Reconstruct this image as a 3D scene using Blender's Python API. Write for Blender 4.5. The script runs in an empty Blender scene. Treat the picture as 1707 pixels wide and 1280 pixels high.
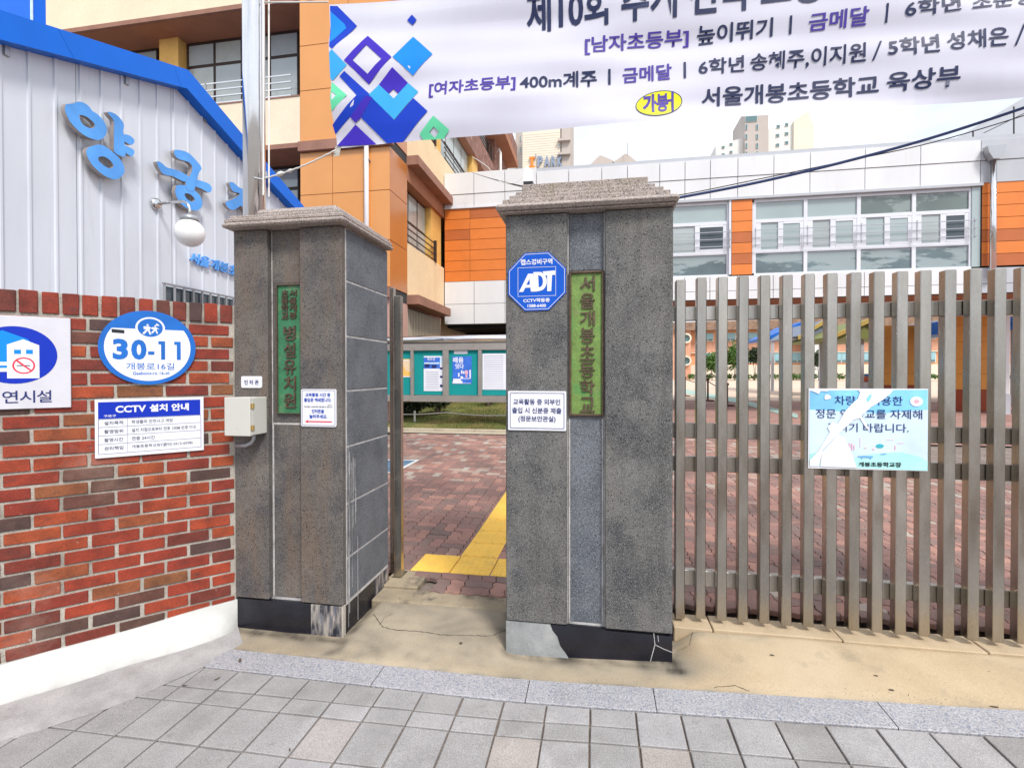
import bpy, math, random
import numpy as np
from mathutils import Vector, Matrix
from mathutils.geometry import tessellate_polygon
random.seed(7)
S=bpy.context.scene; COL=S.collection
RAD=math.radians
# ------------------------------------------------------------------ camera
FPX=820.0; CX=853.5; CY=629.0; EYE=1.55
_y,_p,_r=RAD(9.8),RAD(.5),RAD(-.05)
FW=Vector((-math.sin(_y)*math.cos(_p), math.cos(_y)*math.cos(_p), -math.sin(_p)))
_R0=Vector((math.cos(_y),math.sin(_y),0)); _U0=_R0.cross(FW)
RT=_R0*math.cos(_r)+_U0*math.sin(_r); UP=_U0*math.cos(_r)-_R0*math.sin(_r)
CAM=Vector((0,0,EYE))
cd=bpy.data.cameras.new('camera'); cam=bpy.data.objects.new('camera',cd); COL.objects.link(cam)
cam.matrix_world=Matrix(((RT.x,UP.x,-FW.x,0),(RT.y,UP.y,-FW.y,0),(RT.z,UP.z,-FW.z,EYE),(0,0,0,1)))
cd.sensor_width=36; cd.lens=FPX/1707*36; cd.shift_y=(CY-640)/1707.0; cd.clip_start=.05; cd.clip_end=3000
S.camera=cam
# ------------------------------------------------------------------ light
SUN_EL,SUN_AZ=RAD(49),RAD(143)      # azimuth from +y clockwise: the sun stands behind the viewer, to the right
w=bpy.data.worlds.new('World'); S.world=w; w.use_nodes=True; wn=w.node_tree; wn.nodes.clear()
sky=wn.nodes.new('ShaderNodeTexSky'); sky.sky_type='NISHITA'; sky.sun_disc=False
sky.sun_elevation=SUN_EL; sky.sun_rotation=SUN_AZ; sky.air_density=1.0; sky.dust_density=2.5; sky.ozone_density=1.5
bg=wn.nodes.new('ShaderNodeBackground'); bg.inputs[1].default_value=.10
wo=wn.nodes.new('ShaderNodeOutputWorld'); tc=wn.nodes.new('ShaderNodeTexCoord')
mp=wn.nodes.new('ShaderNodeMapping'); mp.inputs['Scale'].default_value=(1,1,2.6)
nz=wn.nodes.new('ShaderNodeTexNoise'); nz.inputs['Scale'].default_value=2.1; nz.inputs['Detail'].default_value=7; nz.inputs['Roughness'].default_value=.55
rp=wn.nodes.new('ShaderNodeValToRGB'); rp.color_ramp.elements[0].position=.30; rp.color_ramp.elements[1].position=.55
rp.color_ramp.elements[0].color=(.5,.5,.5,1); rp.color_ramp.elements[1].color=(1,1,1,1)
mx=wn.nodes.new('ShaderNodeMix'); mx.data_type='RGBA'; mx.inputs[7].default_value=(7.2,7.7,8.5,1)
L=wn.links.new
L(tc.outputs['Generated'],mp.inputs[0]); L(mp.outputs[0],nz.inputs['Vector']); L(nz.outputs['Fac'],rp.inputs[0])
L(rp.outputs[0],mx.inputs[0]); L(sky.outputs[0],mx.inputs[6]); L(mx.outputs[2],bg.inputs[0]); L(bg.outputs[0],wo.inputs[0])
sl=bpy.data.lights.new('sun','SUN'); sl.energy=2.0; sl.angle=RAD(13); sl.color=(1,.96,.9)
so=bpy.data.objects.new('sun',sl); COL.objects.link(so)
_d=Vector((math.sin(SUN_AZ)*math.cos(SUN_EL), math.cos(SUN_AZ)*math.cos(SUN_EL), math.sin(SUN_EL)))
so.rotation_euler=_d.to_track_quat('Z','Y').to_euler(); so.location=(-6,-6,20)
S.view_settings.view_transform='Standard'; S.view_settings.look='None'
S.view_settings.exposure=0.76; S.view_settings.gamma=1; S.view_settings.use_curve_mapping=False
S.cycles.use_denoising=True; S.cycles.max_bounces=6
# ------------------------------------------------------------------ pixel rays -> points on real planes
def ray(x,y): return FW*FPX+RT*(x-CX)-UP*(y-CY)
def atY(x,y,v): d=ray(x,y); return CAM+d*(v/d.y)
def atX(x,y,v): d=ray(x,y); return CAM+d*(v/d.x)
def atZ(x,y,v): d=ray(x,y); return CAM+d*((v-EYE)/d.z)
# ------------------------------------------------------------------ materials
def nd(nt,t,**k):
    n=nt.nodes.new(t)
    for a,b in k.items(): setattr(n,a,b)
    return n
def mat(name,col,rough=.6,metal=0,var=.12,vs=3.,fine=.1,fs=60.,bump=0.,bs=120.,dirt=None,ramp=None,speck=None,pits=None,stretch=None,emit=0,spec=.5,fine2=None,coat=0,rvar=0):
    m=bpy.data.materials.new(name); m.use_nodes=True; nt=m.node_tree; nt.nodes.clear(); k=nt.links.new
    out=nd(nt,'ShaderNodeOutputMaterial'); b=nd(nt,'ShaderNodeBsdfPrincipled'); k(b.outputs[0],out.inputs[0])
    geo=nd(nt,'ShaderNodeNewGeometry'); pos=geo.outputs['Position']
    if stretch:
        mm=nd(nt,'ShaderNodeMapping'); mm.inputs['Scale'].default_value=stretch; k(pos,mm.inputs[0]); spos=mm.outputs[0]
    else: spos=pos
    if ramp:
        at=nd(nt,'ShaderNodeAttribute',attribute_name='tone'); cr=nd(nt,'ShaderNodeValToRGB'); e=cr.color_ramp.elements
        cr.color_ramp.interpolation='LINEAR'
        for i,(p,c) in enumerate(ramp):
            el=e[i] if i<2 else e.new(p)
            el.position=p; el.color=(*c,1)
        k(at.outputs['Fac'],cr.inputs[0]); c=cr.outputs[0]
    else:
        r=nd(nt,'ShaderNodeRGB'); r.outputs[0].default_value=(*col,1); c=r.outputs[0]
    def noise(scale,detail=3,src=None,rough=.55):
        n=nd(nt,'ShaderNodeTexNoise'); n.inputs['Scale'].default_value=scale; n.inputs['Detail'].default_value=detail; n.inputs['Roughness'].default_value=rough
        k(src or pos,n.inputs['Vector']); return n.outputs['Fac']
    def mulnoise(c,scale,amt,detail,src=None):
        n=noise(scale,detail,src); mr=nd(nt,'ShaderNodeMapRange'); mr.inputs[1].default_value=.3; mr.inputs[2].default_value=.7
        mr.inputs[3].default_value=1-amt; mr.inputs[4].default_value=1+amt; k(n,mr.inputs[0])
        v=nd(nt,'ShaderNodeVectorMath',operation='SCALE'); k(c,v.inputs[0]); k(mr.outputs[0],v.inputs['Scale']); return v.outputs[0],n
    n0=None
    if var: c,n0=mulnoise(c,vs,var,4,spos)
    if fine: c,_=mulnoise(c,fs,fine,2,spos)
    def mixc(c,fac,col,amt=1):
        mxx=nd(nt,'ShaderNodeMix'); mxx.data_type='RGBA'; mxx.inputs[7].default_value=(*col,1)
        if amt!=1:
            mu=nd(nt,'ShaderNodeMath',operation='MULTIPLY'); mu.inputs[1].default_value=amt; k(fac,mu.inputs[0]); fac=mu.outputs[0]
        k(fac,mxx.inputs[0]); k(c,mxx.inputs[6]); return mxx.outputs[2]
    def thr(v,a,b_):
        mr=nd(nt,'ShaderNodeMapRange'); mr.inputs[1].default_value=a; mr.inputs[2].default_value=b_; k(v,mr.inputs[0]); return mr.outputs[0]
    for dd in (dirt or []):
        dc,ds,a,b_,amt=dd[:5]; src=spos
        if len(dd)>5:
            mm=nd(nt,'ShaderNodeMapping'); mm.inputs['Scale'].default_value=dd[5]; mm.inputs['Location'].default_value=(ds,ds*2,0); k(pos,mm.inputs[0]); src=mm.outputs[0]
        c=mixc(c,thr(noise(ds,5,src,.62),a,b_),dc,amt)
    for sc,ss,sa,sb in (speck or []):
        c=mixc(c,thr(noise(ss,1),sa,sb),sc)
    bh=None
    if bump: bh=noise(bs,3)
    if pits:
        pc,ps,pa,pb=pits
        v=nd(nt,'ShaderNodeTexVoronoi'); v.inputs['Scale'].default_value=ps; k(pos,v.inputs['Vector'])
        t=thr(v.outputs['Distance'],pb,pa)
        gate=thr(noise(ps*.37,2),.47,.52); mu=nd(nt,'ShaderNodeMath',operation='MULTIPLY'); k(t,mu.inputs[0]); k(gate,mu.inputs[1])
        c=mixc(c,mu.outputs[0],pc)
        if bh is not None:
            su=nd(nt,'ShaderNodeMath',operation='SUBTRACT'); k(bh,su.inputs[0]); k(mu.outputs[0],su.inputs[1]); bh=su.outputs[0]
        else: 
            su=nd(nt,'ShaderNodeMath',operation='SUBTRACT'); su.inputs[0].default_value=1; k(mu.outputs[0],su.inputs[1]); bh=su.outputs[0]
    if bh is not None:
        bp=nd(nt,'ShaderNodeBump'); bp.inputs['Strength'].default_value=min(1,bump or .4); bp.inputs['Distance'].default_value=.003; k(bh,bp.inputs['Height']); k(bp.outputs[0],b.inputs['Normal'])
    k(c,b.inputs['Base Color']); b.inputs['Metallic'].default_value=metal; b.inputs['Roughness'].default_value=rough
    if rvar:
        mr=nd(nt,'ShaderNodeMapRange'); mr.inputs[1].default_value=.3; mr.inputs[2].default_value=.7; mr.inputs[3].default_value=max(.02,rough-rvar); mr.inputs[4].default_value=rough+rvar
        k(noise(vs*3,4,spos),mr.inputs[0]); k(mr.outputs[0],b.inputs['Roughness'])
    b.inputs['Specular IOR Level'].default_value=spec; b.inputs['Coat Weight'].default_value=coat
    return m
M={}
M['basalt_brown']=mat('basalt_brown',(.112,.10,.091),.75,var=.25,vs=4,fine=.36,fs=190,bump=.6,bs=200,dirt=[((.045,.045,.055),4.6,.50,.66,.85),((.165,.105,.065),1.6,.46,.66,.6,(4,4,.7)),((.20,.18,.155),3.3,.56,.70,.5)],speck=[((.21,.19,.17),260,.60,.67),((.04,.037,.035),150,.63,.68)],pits=((.012,.012,.012),62,.13,.27))
M['basalt_grey']=mat('basalt_grey',(.118,.115,.110),.75,var=.28,vs=4,fine=.38,fs=190,bump=.6,bs=200,dirt=[((.040,.042,.048),3.4,.46,.64,.9),((.17,.155,.125),1.3,.50,.68,.5,(2,2,.8)),((.055,.053,.052),2.2,.52,.66,.5,(6,6,.35))],speck=[((.24,.235,.225),240,.57,.65),((.03,.03,.032),170,.62,.67)],pits=((.012,.012,.012),62,.13,.27))
M['basalt_blue']=mat('basalt_blue',(.12,.13,.145),.7,var=.2,vs=5,fine=.4,fs=200,bump=.6,bs=200,dirt=[((.055,.062,.078),4.2,.49,.67,.75)],speck=[((.25,.27,.30),260,.58,.66),((.04,.04,.045),160,.62,.67)],pits=((.02,.02,.025),66,.10,.2))
M['mortar']=mat('mortar',(.40,.36,.31),.9,var=.18,vs=9,fine=.25,fs=150,bump=.8,bs=160,dirt=[((.14,.12,.10),5,.50,.70,.7),((.09,.08,.07),24,.62,.72,.7)])
M['mortar_white']=mat('mortar_white',(.50,.48,.47),.9,var=.2,vs=14,fine=.2,fs=150,bump=.5,bs=200,dirt=[((.2,.18,.16),12,.5,.72,.7)])
M['brick']=mat('brick',(.3,.06,.02),.8,var=.30,vs=11,fine=.2,fs=120,bump=.5,bs=160,
  ramp=[(0,(.060,.032,.034)),(1,(.20,.072,.025)),(.12,(.085,.042,.030)),(.20,(.14,.026,.016)),(.4,(.21,.026,.013)),(.66,(.27,.036,.014)),(.86,(.30,.055,.016)),(.94,(.19,.068,.026))],
  dirt=[((.07,.035,.03),16,.56,.74,.65,(1,1,3)),((.5,.42,.36),26,.68,.75,.6),((.36,.24,.19),2.4,.60,.82,.45)])
M['white_paint']=mat('white_paint',(.53,.53,.505),.6,var=.06,vs=6,fine=.04,bump=.4,bs=50,ramp=[(0,(.53,.53,.505)),(1,(.24,.22,.19))],dirt=[((.46,.44,.40),5,.56,.78,.6),((.34,.31,.27),22,.68,.75,.7)])
M['grey_cement']=mat('grey_cement',(.36,.345,.34),.85,var=.18,vs=6,fine=.15,fs=160,bump=.5,bs=200,dirt=[((.20,.18,.17),7,.52,.75,.5)])
M['tan_cement']=mat('tan_cement',(.47,.36,.23),.85,ramp=[(0,(.47,.36,.23)),(1,(.05,.043,.033)),(.42,(.30,.255,.19))],var=.12,vs=3,fine=.12,fs=180,bump=.6,bs=160,dirt=[((.50,.41,.29),1.5,.45,.7,.6),((.26,.22,.16),5,.60,.76,.7),((.15,.125,.10),16,.68,.78,.7)])
M['old_cement']=mat('old_cement',(.27,.225,.155),.9,ramp=[(0,(.29,.235,.16)),(1,(.06,.052,.04))],var=.2,vs=4,fine=.25,fs=170,bump=.9,bs=120,dirt=[((.40,.32,.21),2.6,.47,.65,.7),((.08,.07,.055),7,.56,.70,.8),((.05,.045,.04),21,.64,.72,.7)],speck=[((.5,.47,.4),260,.68,.74)])
M['granite_kerb']=mat('granite_kerb',(.36,.352,.368),.7,var=.1,vs=5,fine=.3,fs=150,bump=.3,bs=200,speck=[((.19,.21,.27),120,.57,.64),((.50,.48,.49),105,.60,.70)],dirt=[((.33,.30,.26),4,.6,.8,.5)])
M['granite_cap']=mat('granite_cap',(.34,.285,.255),.75,var=.12,vs=6,fine=.3,fs=170,bump=.4,bs=220,speck=[((.11,.09,.085),150,.56,.62),((.56,.47,.43),140,.61,.68)],dirt=[((.24,.20,.13),5,.5,.7,.6)])
M['black_granite']=mat('black_granite',(.012,.012,.018),.22,var=.3,vs=6,fine=.2,fs=200,rvar=.08,dirt=[((.10,.10,.12),9,.66,.8,.5)],spec=.45)
M['stained_granite']=mat('stained_granite',(.02,.022,.035),.4,var=.3,vs=8,fine=.2,fs=120,stretch=(1,1,.3),dirt=[((.40,.36,.32),13,.42,.60,.9,(2,2,.45)),((.13,.14,.18),24,.5,.65,.7,(1.5,1.5,.4))])
M['patch_cement']=mat('patch_cement',(.27,.28,.28),.85,var=.22,vs=7,fine=.1,fs=90,bump=.3,bs=80,dirt=[((.42,.42,.40),6,.52,.68,.6),((.14,.15,.17),8,.54,.7,.6)])
M['tile']=mat('tile',(.3,.3,.3),.85,var=.13,vs=5,fine=.28,fs=240,bump=.5,bs=260,ramp=[(0,(.295,.28,.272)),(1,(.38,.335,.305)),(.3,(.325,.312,.306)),(.8,(.375,.36,.36)),(.93,(.37,.35,.345))],
  speck=[((.17,.17,.18),330,.62,.68),((.5,.49,.48),300,.66,.72)],dirt=[((.19,.175,.16),2.4,.50,.70,.65),((.13,.12,.11),13,.64,.74,.55)])
M['joint_sand']=mat('joint_sand',(.20,.16,.135),.95,var=.25,vs=8,fine=.4,fs=200,bump=.8,bs=150,dirt=[((.07,.07,.045),5,.55,.7,.7)])
M['paver']=mat('paver',(.3,.1,.1),.85,var=.16,vs=2.2,fine=.2,fs=180,bump=.5,bs=200,ramp=[(0,(.21,.145,.125)),(1,(.40,.36,.31)),(.3,(.25,.145,.122)),(.6,(.32,.17,.138)),(.84,(.40,.215,.165)),(.92,(.36,.28,.23))],
  dirt=[((.085,.062,.06),.8,.48,.66,.6),((.33,.26,.20),2.1,.62,.78,.5)])
M['tactile']=mat('tactile',(.90,.54,.085),.75,var=.08,vs=5,fine=.08,fs=150,bump=.3,bs=160,dirt=[((.52,.36,.12),6,.56,.76,.5)])
M['stainless']=mat('stainless',(.43,.40,.355),.30,metal=1,var=.2,vs=4,fine=.06,fs=160,stretch=(1,1,.25),rvar=.12,dirt=[((.22,.18,.13),7,.56,.76,.45,(1,1,.35)),((.50,.48,.45),14,.66,.72,.5,(1,1,.5)),((.12,.09,.06),30,.70,.76,.6)])
M['bright_steel']=mat('bright_steel',(.72,.71,.71),.12,metal=1,var=.06,fine=.02,rvar=.03)
M['steel_frame']=mat('steel_frame',(.42,.38,.34),.4,metal=.7,var=.1,dirt=[((.30,.14,.05),4,.62,.75,.6)])
M['bronze']=mat('bronze',(.105,.07,.045),.5,metal=.4,var=.3,vs=20,fine=.3,fs=140,bump=.4,bs=200)
M['green_plate']=mat('green_plate',(.035,.17,.075),.6,var=.2,vs=14,fine=.15,fs=120,bump=.4,bs=140,dirt=[((.22,.27,.14),9,.55,.7,.6)])
M['green_plate_worn']=mat('green_plate_worn',(.15,.25,.055),.6,var=.22,vs=16,fine=.2,fs=130,bump=.6,bs=150,dirt=[((.05,.22,.06),8,.55,.68,.8),((.24,.19,.12),12,.60,.72,.7)])
def flat(name,col,rough=.45,**k):
    k.setdefault('var',.04); k.setdefault('spec',.3); k.setdefault('fine',0); M[name]=mat(name,col,rough,**k); return M[name]
flat('sign_white',(.74,.74,.79)); flat('sign_white_dirty',(.60,.59,.64),var=.06,vs=8,dirt=[((.48,.46,.44),8,.6,.8,.4)])
flat('ink_navy',(.018,.03,.14)); flat('ink_blue',(.015,.07,.42)); flat('ink_black',(.02,.022,.03)); flat('ink_red',(.72,.03,.06)); flat('ink_grey',(.12,.13,.17))
flat('plate_blue',(.012,.135,.50),.35,var=.10,vs=9,dirt=[((.1,.27,.6),40,.68,.74,.5)]); flat('deep_blue',(.001,.026,.42)); flat('sky_blue',(.0,.23,.70)); flat('adt_blue',(.0,.085,.52),.3)
flat('orange_sticker',(.80,.32,.05)); flat('lamp_white',(.86,.86,.86),.22,coat=.4,var=.02); flat('grey_metal',(.38,.39,.41),.4,metal=.5)
flat('box_paint',(.56,.55,.50),.5,dirt=[((.35,.25,.12),14,.68,.78,.6)]); flat('brass',(.62,.42,.16),.4,metal=.6)
flat('banner',(.60,.59,.68),.6,var=.03,vs=2); flat('b_navy',(.012,.02,.075)); flat('b_purple',(.065,.035,.30)); flat('b_violet',(.042,.015,.42)); flat('b_blue',(.0,.22,.82)); flat('b_dark',(.0,.038,.47)); flat('b_light',(.035,.36,.75)); flat('b_green',(.12,.60,.33)); flat('b_yellow',(.72,.70,.0))
flat('hall_panel',(.62,.65,.71),.45,var=.06,vs=2.2,stretch=(1,1,.25),dirt=[((.44,.45,.49),3,.6,.8,.5,(3,3,.25)),((.70,.72,.78),1.3,.5,.8,.5)])
flat('hall_blue',(.0,.135,.66),.45,var=.05); flat('letter_blue',(.10,.34,.80),.35,var=.26,vs=2.6); flat('letter_side',(.42,.37,.35),.4,metal=.4)
flat('cream',(.76,.58,.36),.85,var=.06,vs=1.5,fine=.06,fs=30,bump=.3,bs=50,dirt=[((.60,.45,.28),1.2,.55,.8,.5,(2,2,.4))])
flat('cream_pale',(.80,.66,.48),.85,var=.05,vs=1.2,fine=.05,fs=30,bump=.3,bs=50,dirt=[((.70,.55,.38),1.2,.55,.8,.4,(2,2,.4))])
flat('yellow_plaster',(.72,.42,.12),.85,var=.08,vs=3,fine=.05,fs=30,bump=.3,bs=50)
flat('orange_panel',(.68,.295,.085),.28,var=.05,vs=1,spec=.6); flat('orange_side_shade',(.48,.175,.045),.25,var=.06,vs=1,spec=.6)  # second orange is a darker copy: side-face shade put into the colour
flat('brown_band',(.30,.155,.11),.8,var=.15,vs=2,fine=.08,fs=40); flat('soffit',(.36,.16,.09),.85,var=.1,vs=2)
flat('peeling_brown',(.24,.12,.09),.85,var=.25,vs=3,dirt=[((.55,.40,.33),5,.60,.66,.8)])
flat('pink_wall',(.50,.30,.25),.85,var=.08,vs=2); flat('pink_stone',(.33,.16,.13),.7,var=.15,vs=3)
flat('frame_brown',(.045,.028,.022),.5); flat('frame_white',(.68,.69,.74),.4)
flat('clad_white',(.70,.70,.71),.32,var=.05,vs=1.1,stretch=(1,1,.3),dirt=[((.50,.47,.42),2.5,.60,.85,.45,(2,2,.35))])
flat('clad_grey',(.46,.47,.50),.3,var=.04); flat('seam_dark',(.05,.05,.05),.9)
M['clad_orange']=mat('clad_orange',(.6,.2,.05),.45,var=.07,vs=2,fine=.05,ramp=[(0,(.46,.12,.028)),(1,(.70,.195,.028)),(.45,(.48,.13,.028)),(.5,(.66,.175,.028))])
flat('glass_pale',(.36,.40,.40),.06,var=.12,vs=.8,spec=.9); flat('glass_dark',(.035,.05,.06),.05,var=.4,vs=1.2,spec=.9); flat('glass_teal',(.34,.41,.41),.04,var=.2,vs=.25,spec=1.); flat('glass_deep',(.10,.15,.16),.04,var=.5,vs=.35,spec=1.,dirt=[((.34,.40,.40),.9,.48,.53,.7,(.6,1,2.2))])  # glass_deep: pale patches are reflections painted into the pane colour
flat('glass_blind',(.40,.43,.40),.15,var=.08,vs=3,spec=.8); flat('undercroft_shade',(.012,.012,.015),.7)
flat('teal_felt',(.006,.27,.27),.85,fine=.06,fs=90); flat('paper',(.74,.75,.82),.7); flat('poster_blue',(.045,.16,.62),.5,var=.15,vs=6); flat('poster_orange',(.84,.50,.12),.6)
flat('sand',(.62,.47,.36),.95,var=.06,vs=.2,fine=.05,fs=4); flat('ground_grey',(.24,.22,.20),.9,var=.15,vs=1)
flat('mint_line',(.33,.46,.40),.8,var=.1,vs=2,fine=.1,fs=20); flat('kerb_tan',(.42,.36,.27),.9,var=.15,vs=3,fine=.1,fs=60); flat('park_blue',(.09,.16,.24),.85,var=.2,vs=3); flat('road_white',(.6,.6,.58),.8)
M['grass']=mat('grass',(.14,.16,.04),.9,var=.3,vs=1.4,fine=.3,fs=40,dirt=[((.28,.21,.08),1.1,.45,.65,.8)])
M['leaf_dark']=mat('leaf_dark',(.03,.05,.02),.6,var=.4,vs=9,fine=.2,fs=60); M['leaf_green']=mat('leaf_green',(.07,.15,.025),.6,var=.4,vs=3,fine=.2,fs=40)
M['bark']=mat('bark',(.10,.075,.055),.9,var=.3,vs=12,fine=.3,fs=80)
flat('coral_wall',(.74,.36,.19),.85,var=.05,vs=.4); flat('coral_stone',(.62,.33,.22),.85,var=.12,vs=2); flat('roof_tile',(.26,.17,.12),.85,var=.25,vs=2); flat('far_cream',(.74,.66,.54),.85,var=.05,vs=.1); flat('far_tan',(.49,.43,.39),.85,var=.06,vs=.1); flat('far_white',(.72,.70,.66),.85,var=.05,vs=.1)
flat('glass_olive',(.13,.17,.15),.04,var=.4,vs=.3,spec=1.,dirt=[((.30,.34,.33),.5,.50,.53,.6,(1,1,2))]); flat('far_glass',(.13,.22,.23),.2); flat('light_pane',(.30,.52,.58),.15); flat('canopy_blue',(.01,.13,.50),.5); flat('canopy_yellow',(.52,.36,.10),.6); flat('canopy_slate',(.20,.23,.30),.6); flat('canopy_olive',(.20,.22,.07),.6)  # glass_olive: darker pane, its reflections painted in as paler patches
flat('pillar_orange',(.70,.31,.06),.5,var=.06,vs=2); flat('pillar_red',(.30,.055,.02),.5); flat('rope_white',(.7,.68,.64),.8); flat('rope_brown',(.12,.06,.04),.8); flat('cable_blue',(.055,.085,.22),.5); flat('cable_black',(.03,.03,.035),.5); flat('pipe_white',(.78,.74,.70),.4); flat('sign_print_sky',(.22,.55,.86),.4,var=.22,vs=5); flat('sign_pale',(.60,.74,.86),.4,var=.1,vs=6); flat('sign_mint',(.42,.78,.76),.4,var=.12,vs=7); flat('bleach',(.76,.76,.80),.5); flat('pink_ink',(.80,.42,.50)); flat('teal_ink',(.05,.42,.50)); flat('car_ink',(.16,.38,.72)); flat('stain',(.09,.07,.05),.9)
# ------------------------------------------------------------------ mesh helpers
WLOC={}
def wl(o): return WLOC.get(o.name, Vector((0,0,0))) if o else Vector((0,0,0))
def thing(name,label,cat,loc=(0,0,0),group=None):
    o=bpy.data.objects.new(name,None); COL.objects.link(o); o.empty_display_size=.1; o.location=loc; WLOC[o.name]=Vector(loc)
    o['label']=label; o['category']=cat
    if group: o['group']=group
    return o
def tag(o,label=None,cat=None,group=None,kind=None):
    for k,v in (('label',label),('category',cat),('group',group),('kind',kind)):
        if v: o[k]=v
    return o
class MB:
    def __init__(s): s.v=[]; s.f=[]; s.t=[]; s.tone=0
    def add(s,vs,fs):
        n=len(s.v); s.v+=[tuple(v) for v in vs]; s.f+=[tuple(i+n for i in f) for f in fs]; s.t+=[s.tone]*len(vs); return s
    def convex(s,vs,fs):
        vs=[Vector(v) for v in vs]; c=sum(vs,Vector())/len(vs); o=[]
        for f in fs:
            a,b,d=vs[f[0]],vs[f[1]],vs[f[2]]; nn=(b-a).cross(d-a); m=sum((vs[i] for i in f),Vector())/len(f)
            o.append(f if nn.dot(m-c)>=0 else tuple(reversed(f)))
        return s.add(vs,o)
    def box(s,x0,x1,y0,y1,z0,z1,c=0,fn=None):
        x0,x1=min(x0,x1),max(x0,x1); y0,y1=min(y0,y1),max(y0,y1); z0,z1=min(z0,z1),max(z0,z1)
        lo,hi=(x0,y0,z0),(x1,y1,z1)
        if not c:
            vs=[(a,b,d) for a in (x0,x1) for b in (y0,y1) for d in (z0,z1)]
            fs=[(0,1,3,2),(4,6,7,5),(0,4,5,1),(2,3,7,6),(0,2,6,4),(1,5,7,3)]
        else:
            c=min(c,(x1-x0)*.45,(y1-y0)*.45,(z1-z0)*.45); vs=[]; ix={}
            for sx in (0,1):
                for sy in (0,1):
                    for sz in (0,1):
                        sg=(sx,sy,sz)
                        for ax in range(3):
                            p=[]
                            for j in range(3):
                                e=hi[j] if sg[j] else lo[j]
                                if j!=ax: e+=-c if sg[j] else c
                                p.append(e)
                            ix[(sg,ax)]=len(vs); vs.append(tuple(p))
            fs=[]
            for ax in range(3):
                o=[j for j in range(3) if j!=ax]
                for sd in (0,1):
                    q=[]
                    for (a,b) in ((0,0),(1,0),(1,1),(0,1)):
                        g=[0,0,0]; g[ax]=sd; g[o[0]]=a; g[o[1]]=b; q.append(ix[(tuple(g),ax)])
                    fs.append(tuple(q))
            for ax in range(3):
                o=[j for j in range(3) if j!=ax]
                for a in (0,1):
                    for b in (0,1):
                        g0=[0,0,0]; g0[o[0]]=a; g0[o[1]]=b; g1=list(g0); g1[ax]=1; g0=tuple(g0); g1=tuple(g1)
                        fs.append((ix[(g0,o[0])],ix[(g1,o[0])],ix[(g1,o[1])],ix[(g0,o[1])]))
            for sx in (0,1):
                for sy in (0,1):
                    for sz in (0,1): fs.append(tuple(ix[((sx,sy,sz),k)] for k in range(3)))
        if fn: vs=[fn(*v) for v in vs]
        return s.convex(vs,fs)
    def prism(s,loops,fn,n0,n1,back=False):
        """loops: outer + holes as 2-D points; fn(u,n,v)->world; n0 back, n1 front"""
        pts=[p for l in loops for p in l]; tri=tessellate_polygon([[Vector((p[0],p[1],0)) for p in l] for l in loops])
        a=Vector(fn(0,n0,0)); ax=(Vector(fn(1,n0,0))-a).cross(Vector(fn(0,n0,1))-a); fr=(Vector(fn(0,n0+1,0))-a); flip=ax.dot(fr)<0
        def area(l): return sum(l[i][0]*l[(i+1)%len(l)][1]-l[(i+1)%len(l)][0]*l[i][1] for i in range(len(l)))
        vs=[fn(p[0],n1,p[1]) for p in pts]; fs=[]
        for t in tri:
            A=[pts[i] for i in t]; ccw=area(A)>0
            fs.append(tuple(t) if ccw!=flip else tuple(reversed(t)))
        if n0!=n1:
            N=len(pts); vs+= [fn(p[0],n0,p[1]) for p in pts]; k=0
            for li,l in enumerate(loops):
                m=len(l); ccw=area(l)>0
                if li: ccw=not ccw
                for i in range(m):
                    j=(i+1)%m; q=(k+i,N+k+i,N+k+j,k+j)
                    fs.append(q if ccw!=flip else tuple(reversed(q)))
                k+=m
            if back: fs+=[tuple(N+i for i in reversed(f)) for f in fs[:len(tri)]]
        return s.add(vs,fs)
    def tube(s,pts,r,seg=10,cap=True):
        pts=[Vector(p) for p in pts]; rings=[]; prev=None
        for i,p in enumerate(pts):
            d=(pts[min(i+1,len(pts)-1)]-pts[max(i-1,0)]).normalized()
            if prev is None:
                u=d.orthogonal().normalized()
            else: u=(prev-d*prev.dot(d)).normalized()
            prev=u; v=d.cross(u); rr=r[i] if isinstance(r,(list,tuple)) else r
            rings.append([p+(u*math.cos(a)+v*math.sin(a))*rr for a in [2*math.pi*k/seg for k in range(seg)]])
        vs=[q for g in rings for q in g]; fs=[]
        for i in range(len(pts)-1):
            for k in range(seg):
                j=(k+1)%seg; fs.append((i*seg+k,i*seg+j,(i+1)*seg+j,(i+1)*seg+k))
        if cap: fs.append(tuple(reversed(range(seg)))); fs.append(tuple((len(pts)-1)*seg+k for k in range(seg)))
        return s.add(vs,fs)
    def lathe(s,prof,c,seg=32,axis='z'):
        vs=[];fs=[]; c=Vector(c)
        for (r,h) in prof:
            for k in range(seg):
                a=2*math.pi*k/seg
                q=Vector((r*math.cos(a),r*math.sin(a),h)) if axis=='z' else (Vector((r*math.cos(a),-h,r*math.sin(a))) if axis=='y' else Vector((h,r*math.cos(a),r*math.sin(a))))
                vs.append(c+q)
        for i in range(len(prof)-1):
            for k in range(seg):
                j=(k+1)%seg; fs.append((i*seg+k,i*seg+j,(i+1)*seg+j,(i+1)*seg+k))
        return s.add(vs,fs)
    def mesh(s,name,m,origin=Vector((0,0,0)),smooth=False):
        me=bpy.data.meshes.new(name); me.from_pydata([(v[0]-origin.x,v[1]-origin.y,v[2]-origin.z) for v in s.v],[],s.f)
        if m: me.materials.append(m)
        if any(s.t):
            at=me.attributes.new('tone','FLOAT','POINT'); at.data.foreach_set('value',s.t)
        if smooth: me.shade_smooth()
        me.update(); return me
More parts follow.
